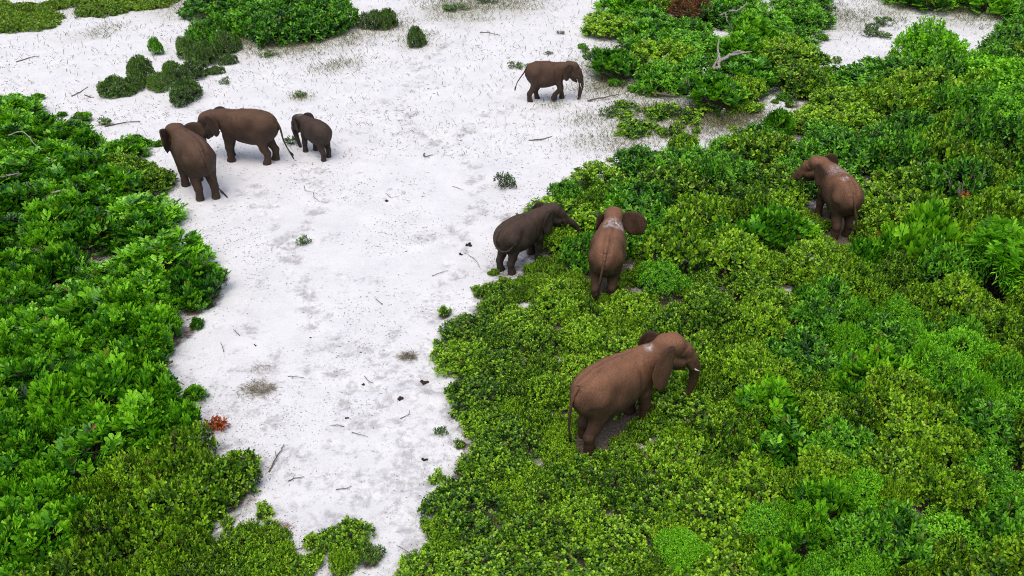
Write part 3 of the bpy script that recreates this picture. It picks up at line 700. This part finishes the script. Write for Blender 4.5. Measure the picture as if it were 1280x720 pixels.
# straggling seedlings just off the thicket edges
for zn, kd, step in (('carpet', 'sprig', 15), ('main', 'sprig', 22), ('left', 'pinnate', 11), ('foot', 'sprig', 10), ('foot2', 'sprig', 10), ('back', 'oval', 16)):
    po = POLY[zn]
    for (x0, y0), (x1, y1) in zip(po, po[1:] + po[:1]):
        for k in range(int(math.hypot(x1-x0, y1-y0)/step)):
            f = random.random(); px, py = x0+(x1-x0)*f + random.gauss(0, 7), y0+(y1-y0)*f + random.gauss(0, 5) + 4
            if not (0 < px < 1280 and 20 < py < 720) or random.random() < .45: continue
            g = pix(px, py); r = random.uniform(.14, .32)*(1.4 if py < 200 else 1)
            if sum(not in_veg(px+a, py+b) for a, b in ((14, 0), (-14, 0), (0, 12), (0, -12))) < 1: continue
            if elephant_gap(g[0], g[1], r+.2) and not hides(g[0], g[1], r, .3): PLANTS.append((kd if random.random() < .9 else 'tuft', g[0], g[1], r, r*random.uniform(.7, 1.2), zn))
# low mounds and single bushes on the far sand
for px, py, r, h in ((146, 118, 1.05, .9), (178, 100, 1.15, 1.2), (168, 112, .8, .7), (200, 110, .9, .75), (233, 124, 1.2, 1.0), (216, 94, .8, .7), (240, 98, 1.1, .85), (258, 78, 1.15, 1.1), (283, 66, .95, 1.2), (236, 72, .9, 1.1), (287, 80, .5, .5), (270, 92, .5, .4)):
    put('mound', px, py, r, h, 'mounds')
for px, py, r, h in ((250, 52, .9, 1.2), (272, 45, 1.1, 1.3), (278, 62, .9, 1.0), (300, 40, 1.4, 1.2)): put('oval_far', px, py, r, h, 'clump')
for px, py, r, h in ((325, 40, 2.0, 1.7), (352, 48, 2.0, 1.8), (385, 46, 1.9, 1.7), (408, 36, 1.8, 1.8), (340, 22, 2.2, 1.8), (375, 20, 2.2, 1.9), (405, 14, 2.0, 1.8), (262, 18, 2.0, 1.3), (290, 12, 2.0, 1.3), (320, 8, 2.2, 1.5)):
    put('oval_far', px, py, r, h, 'clump')
for px, py, r, h in ((470, 36, .9, 1.1), (485, 32, 1.0, 1.0), (520, 57, .8, 1.1)): put('mound', px, py, r, h, 'lone')
put('oval', 196, 68, .42, .95, 'lone'); put('tuft', 632, 234, .45, .6, 'lone2'); put('tuft', 551, 541, .2, .22, 'lone3')
for k in range(34):
    px, py = random.uniform(55, 205), random.uniform(-22, 14)
    if py > 15 - 7*abs(px-130)/75: continue
    put('creeper', px, py, random.uniform(1.4, 2.0), .35, 'creep')
for px, py in ((12, 24), (34, 28), (52, 24), (8, 33), (28, 33), (20, 14), (-20, 26), (-15, 12), (44, 31)): put('creeper', px, py, 1.5, .35, 'creep2')
# little green tufts on the sand
TUFT = [(380, 305, .26, .28), (365, 180, .34, .36), (282, 104, .3, .3), (336, 70, .55, .25), (375, 121, .4, .25), (762, 145, .5, .5), (834, 170, .4, .35), (832, 145, .4, .5), (777, 108, .3, .3), (850, 148, .5, .5), (700, 42, .3, .15), (685, 68, .3, .15),
        (645, 84, .45, .3), (660, 84, .25, .2), (1105, 32, .6, .5), (1088, 38, .5, .4), (1085, 45, .5, .35), (1104, 46, .6, .3), (612, 4, .8, .5), (570, 12, .9, .3)]
for px, py, r, h in TUFT: put('tuft', px, py, r, h, 'tufts')

rg = random.Random(77)
for k in range(46):
    px, py = rg.uniform(770, 965), rg.uniform(102, 172)
    if not inside([(775, 110), (850, 122), (890, 138), (965, 128), (955, 150), (900, 166), (830, 168), (772, 190)], px, py): continue
    r = rg.uniform(.25, .75); put(rg.choice(('sprig', 'creeper', 'tuft', 'sprig')), px, py, r, r*.5, 'tufts')

# ------------------------------------------------------------------ ground: white sand sheet with footprints and litter
def axis_lines(lo, hi, step, out_lo, out_hi):
    a = list(np.arange(lo, hi, step)); s = step; x = lo; L = []
    while x > out_lo: s *= 1.25; x -= s; L.append(x)
    s = step; x = a[-1]; H_ = []
    while x < out_hi: s *= 1.25; x += s; H_.append(x)
    return np.array(L[::-1] + a + H_)
gx = axis_lines(-17, 12, 0.11, -500, 500); gy = axis_lines(7, 44, 0.11, -80, 900)
GX, GY = np.meshgrid(gx, gy, indexing='ij')
GZ = 0.10*(fbm(GX*0.18, GY*0.18, 40) - 0.5) + 0.05*(fbm(GX*0.9, GY*0.9, 44) - 0.5)
GZ += 0.03*(fbm(GX*2.6, GY*2.6, 46, 2) - 0.5)
grime = np.zeros_like(GX); litter = np.zeros_like(GX); moss = np.zeros_like(GX)
def splat(A, x, y, r, a, mode='max', sx=1.0, rot=0.0):
    i0, i1 = np.searchsorted(gx, (x-3*r*max(1, sx), x+3*r*max(1, sx))); j0, j1 = np.searchsorted(gy, (y-3*r*max(1, sx), y+3*r*max(1, sx)))
    if i1 <= i0 or j1 <= j0: return
    X, Y = GX[i0:i1, j0:j1]-x, GY[i0:i1, j0:j1]-y
    c, s = math.cos(rot), math.sin(rot); U = (X*c + Y*s)/sx; W = -X*s + Y*c
    g = a*np.exp(-(U*U + W*W)/(r*r))
    A[i0:i1, j0:j1] = np.maximum(A[i0:i1, j0:j1], g) if mode == 'max' else A[i0:i1, j0:j1] + g
for q in PLANTS:
    lit = {'creep': .25, 'creep2': .25, 'mounds': .35, 'tufts': .2, 'lone': .4, 'lone2': .3, 'lone3': .25}.get(q[5], .95)
    splat(litter, q[1], q[2], q[3]*0.92, lit)
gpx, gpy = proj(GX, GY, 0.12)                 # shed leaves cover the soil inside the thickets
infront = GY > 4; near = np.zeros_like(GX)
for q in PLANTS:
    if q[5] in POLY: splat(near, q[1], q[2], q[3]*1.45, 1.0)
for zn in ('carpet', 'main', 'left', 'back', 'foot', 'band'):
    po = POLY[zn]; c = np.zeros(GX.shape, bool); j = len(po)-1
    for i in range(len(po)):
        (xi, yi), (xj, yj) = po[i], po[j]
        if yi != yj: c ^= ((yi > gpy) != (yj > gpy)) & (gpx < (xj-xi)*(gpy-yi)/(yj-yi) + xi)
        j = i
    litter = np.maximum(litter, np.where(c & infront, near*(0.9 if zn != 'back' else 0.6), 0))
for i in (4, 5, 6, 7):
    for d in (-.7, 0, .7):
        h = R(HERD[i]['hd']); splat(litter, ELE[i].location.x + d*math.cos(h), ELE[i].location.y + d*math.sin(h), 1.05, 1.2 if i != 4 else .6)
TRAILS = [[(505, 60), (520, 92), (503, 132), (515, 158), (548, 180), (580, 200), (596, 232), (592, 262), (572, 298), (566, 322), (556, 350), (546, 380)],
          [(545, 380), (552, 420), (540, 470), (500, 500), (450, 520), (410, 545), (380, 580)], [(352, 292), (368, 335), (380, 362), (392, 392), (405, 415), (420, 450), (440, 500), (430, 540)],
          [(560, 420), (548, 470), (556, 540), (540, 600), (510, 650), (500, 720)], [(370, 300), (400, 250), (390, 210)], [(520, 90), (560, 60), (600, 30)], [(300, 220), (330, 260), (372, 330)], [(480, 430), (470, 500), (500, 560), (480, 640)], [(660, 135), (600, 150), (560, 185)]]
for tr in TRAILS:
    W_ = np.array([pix(*p)[:2] for p in tr]); P = smooth_path(np.column_stack([W_, np.zeros(len(W_))]), 400)
    L = np.cumsum(np.r_[0, np.linalg.norm(np.diff(P, axis=0), axis=1)]); s = 0.3; side = 1
    while s < L[-1]:
        i = int(np.searchsorted(L, s)); p = P[min(i, 398)]; d = P[min(i+1, 399)] - p; d = d/(np.linalg.norm(d)+1e-9)
        x = p[0] - d[1]*0.2*side + random.gauss(0, .12); y = p[1] + d[0]*0.2*side + random.gauss(0, .12)
        r = random.uniform(.13, .19); splat(GZ, x, y, r*1.35, 0.022, 'add'); splat(GZ, x, y, r, -0.11, 'add')
        splat(grime, x + random.gauss(0, .05), y + random.gauss(0, .05), r*random.uniform(1.3, 2.2), random.uniform(.4, .95), sx=random.uniform(1, 1.7), rot=random.uniform(0, 3))
        s += random.uniform(.38, .75); side = -side
for k in range(620):           # scuffs, denser at the near end of the clearing and along the thickets
    px, py = random.uniform(220, 600), random.uniform(60, 720)
    if py < 430 and random.random() < 0.72: continue
    g = pix(px, py); r = random.uniform(.08, .3)
    splat(grime, g[0], g[1], r*1.5, random.uniform(.15, .75), sx=random.uniform(1, 2.2), rot=random.uniform(0, 3)); splat(GZ, g[0], g[1], r*.8, random.uniform(-.035, .015), 'add')
for px, py, r, a in ((360, 55, 2.5, .9), (430, 45, 2.0, .6), (300, 50, 2.5, .9), (480, 36, 1.6, .7), (580, 14, 2.6, .9), (630, 8, 2.4, .8), (650, 4, 2, .7), (230, 10, 2.5, .7), (40, 18, 2.5, .4), (520, 52, 1.2, .5), (430, 57, 1.0, .5), (105, 44, 1.2, .5), (800, 120, 1.8, .5), (780, 178, 1.5, .5), (830, 160, 1.6, .5), (775, 85, 2, .9), (800, 75, 2, .9),
                     (690, 130, .8, .3), (870, 150, 2.2, .9), (910, 148, 2.0, .9), (820, 140, 2.2, .7), (800, 165, 1.8, .6), (765, 110, 1.8, .7), (1055, 30, 1.8, .8), (1040, 22, 2, .8), (1130, 12, 2.5, .8), (1200, 26, 2, .8), (410, 85, 1, .4), (430, 80, 1, .4), (740, 150, 1.2, .4), (740, 178, 1, .4), (200, 5, 2.5, .6), (120, 200, .8, .6), (505, 446, .2, .6), (325, 488, .3, .5), (375, 123, .6, .5)):
    g = pix(px, py); splat(moss, g[0], g[1], r, a)
for px, py, r, a in ((205, 460, .45, .7), (195, 470, .5, .75), (225, 505, .35, .6), (250, 410, .3, .5), (280, 560, .3, .55), (232, 700, .6, .8), (690, 590, .5, .8), (700, 640, .5, .8), (715, 680, .45, .7), (775, 540, .6, .75), (760, 545, .6, .7), (865, 145, 1.4, .6), (905, 150, 1.5, .8), (930, 140, 1.4, .85), (790, 57, 1.2, .6), (635, 275, .7, .6), (812, 285, .8, .8), (706, 546, .8, 1.2), (720, 575, .7, 1.1), (742, 372, .6, 1.1), (790, 348, .8, 1.1), (656, 368, .6, 1.0)):
    g = pix(px, py); splat(litter, g[0], g[1], r, a)
V = np.stack([GX, GY, GZ], -1).reshape(-1, 3); ny = len(gy)
ii, jj = np.meshgrid(np.arange(len(gx)-1), np.arange(ny-1), indexing='ij'); q0 = (ii*ny + jj).ravel()
Q = np.stack([q0, q0+ny, q0+ny+1, q0+1], -1)
ground = link('ground', mesh_np('ground', V, Q, M['sand'], {'grime': grime.ravel(), 'litter': litter.ravel(), 'moss': moss.ravel()}))
tag(ground, kind='structure')
def gz(x, y):
    i = min(max(np.searchsorted(gx, x)-1, 0), len(gx)-2); j = min(max(np.searchsorted(gy, y)-1, 0), ny-2)
    fx = (x-gx[i])/(gx[i+1]-gx[i]); fy = (y-gy[j])/(gy[j+1]-gy[j])
    return float((GZ[i, j]*(1-fx)+GZ[i+1, j]*fx)*(1-fy) + (GZ[i, j+1]*(1-fx)+GZ[i+1, j+1]*fx)*fy)
for o in ELE:
    o.location.z = gz(o.location.x, o.location.y) - 0.01

# ------------------------------------------------------------------ plants as individuals
NAMES = {'round_low': 'round_leaf_shrub', 'round_tall': 'round_leaf_shrub', 'round_far': 'round_leaf_shrub', 'pinnate': 'pinnate_shrub', 'pinnate_far': 'pinnate_shrub',
         'oval': 'oval_leaf_shrub', 'oval_far': 'oval_leaf_shrub', 'lime': 'fine_leaf_shrub', 'lime_far': 'fine_leaf_shrub', 'tuft': 'small_tuft', 'sprig': 'round_leaf_seedling', 'lime_dome': 'dome_shrub', 'feather': 'feathery_shrub', 'mound': 'mound_shrub', 'creeper': 'creeping_plant', 'rust': 'dry_shrub'}
LOOK = {'round_leaf_shrub': 'round-leaved yellow-green shrub', 'pinnate_shrub': 'bright green feather-leaved shrub', 'oval_leaf_shrub': 'deep green oval-leaved shrub',
        'fine_leaf_shrub': 'lime green fine-leaved shrub', 'dome_shrub': 'smooth lime green dome-shaped shrub', 'feathery_shrub': 'pale lime drooping feathery shrub',
        'mound_shrub': 'dull green grey-twigged mound shrub', 'creeping_plant': 'creeping green plant', 'dry_shrub': 'rust brown dried-out shrub', 'small_tuft': 'ragged dull green plant', 'round_leaf_seedling': 'sprawling round-leaved seedling'}
LAND = [(*ELE[i].location[:2], n) for i, n in enumerate(('the ear-spreading browsing elephant', 'the side-on elephant', 'the dark calf', 'the tusked walking elephant', 'the tail-swinging elephant', 'the dusty-shouldered elephant', 'the half-hidden elephant', 'the largest elephant'))]
LAND += [(*pix(px, py)[:2], n) for px, py, n in ((849, 700, 'the smooth lime dome'), (1265, 350, 'the big feathery shrubs'), (1205, 262, 'the dark twiggy hollow'), (1150, 45, 'the second clearing'), (268, 535, 'the orange leaf cluster'), (88, 260, 'the arched dead branch'), (856, 34, 'the rust brown shrub'), (905, 105, 'the thick pale branch'), (322, 488, 'the flattened straw heap'), (240, 720, 'the rounded clump'), (225, 105, 'the mound cluster'), (360, 45, 'the big bush cluster'))]
def describe(nm, x, y, r, h, wh, grp, zone):
    d, lm = min((math.hypot(a-x, b-y), n) for a, b, n in LAND)
    size = 'knee-high' if h < .5 else 'waist-high' if h < .95 else 'chest-high' if h < 1.45 else 'head-high'
    edge = any(not in_veg(*proj(x + 1.5*r*math.cos(t), y + 1.5*r*math.sin(t), .2)) for t in np.linspace(0, 5.5, 8))
    if nm in ('dome_shrub', 'dry_shrub'): return LOOK[nm] + ' ' + wh, None
    if d > 7: return size + ' ' + LOOK[nm] + ' ' + wh, nm.replace('_', ' ') + 's of the ' + (grp or 'sand')
    return size + ' ' + LOOK[nm] + (' at the sand edge' if edge and zone in POLY else '') + (', right beside ' if d < 2.6 else ', some metres from ') + lm, nm.replace('_', ' ') + 's near ' + lm
WHERE = {'carpet': ('in the low scrub carpet around the largest elephant', 'low scrub carpet'), 'main': ('in the tall thicket around the half-hidden elephant', 'tall thicket'),
         'back': ('in the far thicket with bare branches', 'far thicket'), 'band': ('behind the small second clearing', 'scrub behind the second clearing'),
         'left': ('in the leafy thicket behind the browsing elephant', 'leafy thicket'), 'foot': ('in the rounded clump jutting onto the sand', 'rounded clump on the sand'),
         'foot2': ('standing apart on the sand near the rounded clump', 'small clump apart on the sand'), 'mounds': ('in the mound cluster on open sand', 'mound cluster'),
         'clump': ('in the big dense bush cluster beyond the mounds', 'big bush cluster'), 'lone': ('alone on far sand', 'lone bushes on far sand'), 'lone2': ('alone on sand near the thicket edge', None), 'lone3': ('tiny, on sand beside the scrub carpet', None),
         'creep': ('in the sprawling far mat', 'sprawling creeping mat'), 'creep2': ('in the rounded patch apart from the mat', 'rounded creeping patch'), 'tufts': ('as a small tuft on the sand', 'small tufts on the sand'), 'single': ('standing out from the thicket', 'distinct shrubs in the thicket')}
rp = np.random.default_rng(11)
for kind, x, y, r, h, zone in PLANTS:
    pr = PROTO[kind]; me, ms, r0, h0 = pr[rp.integers(len(pr))]
    nm = NAMES[kind]; wh, grp = WHERE[zone]
    e = bpy.data.objects.new(nm, None); COL.objects.link(e); e.empty_display_size = 0.2
    e.location = (x, y, gz(x, y)); e.rotation_euler = (0, 0, rp.uniform(0, 6.283)); k = r/r0; e.scale = (k*rp.uniform(.92, 1.08), k*rp.uniform(.92, 1.08), h/h0)
    lb, gp = describe(nm, x, y, r, h, wh, grp, zone)
    tag(e, lb, 'plant' if nm in ('creeping_plant', 'small_tuft', 'round_leaf_seedling') else 'shrub', gp)
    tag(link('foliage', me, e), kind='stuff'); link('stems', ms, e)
print('plants', len(PLANTS), {k: sum(1 for q in PLANTS if NAMES[q[0]] == k) for k in set(NAMES.values())})

# ------------------------------------------------------------------ branches, sticks, dung, dead leaves
def stick(name, pts, r, mat, label, cat, group=None, sides=None, n=14):
    """pts: (px, py, height above ground)"""
    P = []
    for px, py, z in pts:
        g = pix(px, py, z); P.append((g[0], g[1], gz(g[0], g[1]) + z))
    P = np.array(P); o0 = np.array([P[0][0], P[0][1], gz(P[0][0], P[0][1])]); rng = np.random.default_rng(int(pts[0][0]*7+pts[0][1]))
    C = smooth_path(P - o0, n) + rng.normal(0, r*0.5, (n, 3))*np.array([1, 1, .4])
    parts = [tube(C, np.linspace(r, r*0.4, n), 6)]
    for f, ang, ln in (sides or []):
        i = int(f*(n-1)); d = C[min(i+1, n-1)] - C[max(i-1, 0)]; d /= np.linalg.norm(d)
        c, s = math.cos(ang), math.sin(ang); d2 = np.array([d[0]*c - d[1]*s, d[0]*s + d[1]*c, d[2] + 0.15])
        B = smooth_path([C[i], C[i] + d2*ln*0.5 + rng.normal(0, .04*ln, 3), C[i] + d2*ln + rng.normal(0, .08*ln, 3)], 7)
        parts.append(tube(B, np.linspace(r*0.6, r*0.2, 7), 5))
    v, q, t = join(parts); o = link(name, mesh_np(name, v, [q, t], mat), None, o0)
    tag(o, label, cat, group); return o
D_, S_ = M['dead'], M['stick']
stick('bare_branch', [(884, 100, .5), (893, 86, 1.0), (906, 73, 1.4), (918, 65, 1.5), (932, 66, 1.5)], .13, D_, 'thick pale bare branch arching out of the far thicket', 'branch', sides=[(.45, 1.0, 1.2), (.7, -.7, 1.0), (.25, .8, .8)], n=18)
stick('bare_branch', [(812, 77, .9), (822, 78, .9), (836, 80, .9)], .09, D_, 'pale forked dead branch among far bushes near the lone walking elephant', 'branch', sides=[(.3, .9, 1.0), (.6, 1.1, .9)])
stick('bare_branch', [(772, 64, .8), (780, 70, .8), (790, 76, .7)], .07, D_, 'short pale dead branch at the far thicket rim beside bare sand', 'branch', sides=[(.5, -.8, .7)])
stick('bare_branch', [(900, 20, 1.7), (906, 17, 1.9), (908, 26, 1.6)], .07, D_, 'thin hooked pale branch near the rust brown shrub', 'branch')
stick('bare_branch', [(912, 14, 1.8), (924, 12, 2.0), (934, 2, 2.3)], .07, D_, 'slanting pale branch standing above the far thicket', 'branch')
stick('bare_branch', [(815, 115, .2), (830, 118, .25), (846, 121, .2)], .08, S_, 'grey dead branch lying along the far thicket foot', 'branch', sides=[(.4, .6, .6)])
stick('bare_branch', [(735, 126, .05), (755, 122, .12), (775, 117, .1)], .045, S_, 'long thin branch lying on grassy sand ahead of the walking elephant', 'branch')
stick('bare_branch', [(902, 148, .1), (903, 140, .6), (906, 136, 1.0)], .07, D_, 'pale upright dead stump branch in the thicket gap', 'branch')
stick('bare_branch', [(52, 248, .55), (68, 240, .8), (88, 237, .85), (100, 243, .75), (108, 254, .5)], .055, D_, 'grey arched dead branch over a dark gap in the leafy thicket', 'branch', sides=[(.55, -.5, .6), (.8, .5, .4)])
stick('bare_branch', [(0, 222, .75), (12, 219, .85), (26, 217, .8)], .05, D_, 'short pale dead branch poking from the leafy thicket', 'branch', sides=[(.5, .6, .4)])
stick('bare_branch', [(10, 168, .95), (28, 164, 1.1), (42, 178, 1.05), (52, 188, .9)], .03, D_, 'thin curved pale twig over the leafy thicket', 'branch')
for px, py, dx in ((1192, 240, -6), (1205, 236, 4), (1215, 240, 10), (1200, 250, -2), (1222, 232, 14)):
    stick('bare_branch', [(px, py+18, .2), (px+dx*.3, py, .9), (px+dx, py-16, 1.4)], .05, D_, 'bare grey stem in the dark hollow beside the feathery shrub', 'branch', 'bare stems in the dark hollow', sides=[(.6, .6, .6), (.75, -.7, .5)])
stick('fallen_stick', [(336, 588, .02), (344, 572, .06), (355, 555, .04)], .022, S_, 'straight grey stick lying on near sand', 'stick', sides=[(.55, .5, .2)])
stick('fallen_stick', [(360, 601, .02), (368, 597, .03), (380, 595, .02)], .014, S_, 'short crooked stick beside the straight grey stick', 'stick', sides=[(.4, .7, .15)])
TW = [(380, 232, 392, 240), (392, 240, 400, 252), (484, 243, 500, 245), (581, 315, 601, 336), (455, 470, 466, 476), (360, 470, 380, 472), (300, 420, 292, 412), (566, 233, 580, 238), (232, 400, 250, 392), (270, 660, 300, 640), (360, 690, 395, 672), (530, 192, 540, 194), (90, 120, 110, 108), (105, 118, 118, 121), (130, 158, 175, 152), (430, 532, 412, 530), (440, 540, 460, 545), (230, 480, 205, 455), (318, 620, 290, 608), (500, 520, 512, 512), (478, 380, 470, 372), (520, 700, 495, 680), (540, 345, 560, 338), (420, 610, 440, 606), (280, 440, 276, 428), (600, 40, 625, 44), (20, 78, 50, 70), (660, 175, 690, 170), (240, 300, 262, 292), (550, 610, 530, 618)]
for a, b, c, d in TW:
    m = ((a+c)/2 + random.uniform(-4, 4), (b+d)/2 + random.uniform(-3, 3))
    far = b < 200
    stick('fallen_twig', [(a, b, .02), (*m, .05), (c, d, .03)], .03 if far else .011, S_, 'thin dry twig lying on the white sand', 'twig', 'dry twigs on the sand', sides=[(.5, random.choice((-.8, .8)), .25 if far else .14)], n=8)
def dung(px, py, r):
    g = pix(px, py); rng = np.random.default_rng(int(px)); parts = []
    for k in range(4):
        c = rng.normal(0, r*0.6, 3); c[2] = abs(c[2])*0.4 + r*0.3
        n = 7; t_ = np.linspace(0, math.pi, n); P = np.stack([c[0]-np.cos(t_)*r*.6, np.full(n, c[1]), np.full(n, c[2])], -1)
        parts.append(tube(P, np.maximum(np.sin(t_), .05)*r*rng.uniform(.5, .7), 8))
    v, q, t = join(parts); v = v + rng.normal(0, r*.05, v.shape)
    tag(link('dung_lump', mesh_np('dung_lump', v, [q, t], M['dung']), None, (g[0], g[1], gz(g[0], g[1])-.01)), 'small dark dung lump on the white sand', 'dung', 'dung lumps on the sand')
for px, py, r in ((531, 477, .075), (501, 499, .07), (531, 574, .05), (454, 480, .04), (433, 522, .035), (388, 421, .03), (319, 432, .03), (451, 440, .03), (587, 308, .08), (576, 318, .06), (484, 252, .06)): dung(px, py, r)
def heap(name, px, py, r, h, n, L, W, mat, label, cat, seed, group=None, up=0.5):
    g = pix(px, py); rng = np.random.default_rng(seed)
    a = rng.uniform(0, 6.283, n); rr = r*np.sqrt(rng.uniform(0, 1, n)); P = np.stack([rr*np.cos(a), rr*np.sin(a)*.7, h*(1-(rr/r)**2)*rng.uniform(0, 1, n)+.01], -1)
    a2 = rng.uniform(0, 6.283, n); P[:, :2] += rng.normal(0, r*.25, (n, 2)); D = norm(np.stack([np.cos(a2)*1.3, np.sin(a2)*.7, rng.uniform(0, up*1.4, n)], -1))
    v, q, t = leaves(P, D, np.tile(UP, (n, 1)) + rng.normal(0, .4, (n, 3)), L*rng.uniform(.6, 1.2, n), W, rng.uniform(0, 1, n), 'lance')
    o = link(name, mesh_np(name, v, q, M[mat], {'tone': t}), None, (g[0], g[1], gz(g[0], g[1])))
    tag(o, label, cat, group); return o
heap('dead_leaf_cluster', 272, 536, .22, .32, 110, .17, .055, 'orange', 'orange-red dead leaf cluster at the leafy thicket edge', 'leaves', 3, up=.8)
heap('dry_grass_clump', 510, 447, .24, .1, 260, .14, .010, 'straw', 'brown dry grass clump on sand near the scrub carpet', 'grass clump', 4)
heap('dry_grass_clump', 322, 488, .40, .1, 320, .2, .010, 'straw', 'flattened brown straw heap lying on near sand', 'grass clump', 5, up=.2)
heap('dry_grass_clump', 350, 660, .2, .1, 120, .12, .012, 'rust', 'rusty dry leaf clump beside the rounded shrub clump', 'grass clump', 6)
heap('dry_grass_clump', 330, 462, .3, .12, 120, .16, .006, 'straw', 'wispy pale grass clump behind the straw heap', 'grass clump', 7, up=.9)
heap('dead_leaf_cluster', 1193, 288, .15, .15, 60, .11, .035, 'orange', 'orange dead leaves caught in the tall thicket', 'leaves', 8, up=.8).location.z += 1.3
# grass wisps on the far sand, and scattered litter: uncountable
def scatter(name, n, region, L, W, mat, upr, accept, label, cat, seed, tone=(0, 1)):
    rng = np.random.default_rng(seed); P = []
    while len(P) < n:
        px, py = rng.uniform(region[0], region[2]), rng.uniform(region[1], region[3])
        g = pix(px, py)
        if rng.uniform() < (accept(px, py, g[0], g[1]))*min(1, (g[1]/30)**0.8): P.append((g[0], g[1], gz(g[0], g[1]) + .006))
    P = np.array(P); a = rng.uniform(0, 6.283, n)
    D = np.stack([np.cos(a), np.sin(a), rng.uniform(*upr, n)], -1)
    far = np.clip(P[:, 1]/22, .8, 2.2)
    v, q, t = leaves(P, D, np.tile(UP, (n, 1)) + rng.normal(0, .35, (n, 3)), L*rng.uniform(.5, 1.5, n)*far, W*rng.uniform(.6, 1.3, n)*far, rng.uniform(*tone, n), 'lance')
    o = link(name, mesh_np(name, v, q, M[mat], {'tone': t}))
    tag(o, label, cat, kind='stuff')
def mfield(px, py, x, y):
    i = min(max(np.searchsorted(gx, x)-1, 0), len(gx)-1); j = min(max(np.searchsorted(gy, y)-1, 0), ny-1); return float(moss[i, j])
scatter('thin_grass', 34000, (0, -10, 1280, 230), .11, .012, 'grass', (.3, 1.6), lambda px, py, x, y: mfield(px, py, x, y)**1.3 + (0.02 if py < 200 else 0), 'thin olive grass wisps on far sand', 'grass', 21)
def lit_density(px, py, x, y):
    n = float(fbm(x*0.5, y*0.5, 60)); e = sum(in_veg(px+a, py+b) for a, b in ((26, 0), (-26, 0), (0, 20), (0, -20))); return max(0.0, min(1, (n-.40)*2.6))**1.5 + (0.16 if py > 430 else 0) + .22*e
scatter('leaf_litter', 26000, (0, 20, 960, 725), .055, .015, 'litter', (-.05, .25), lit_density, 'scattered dry leaf and twig litter on white sand', 'litter', 22)
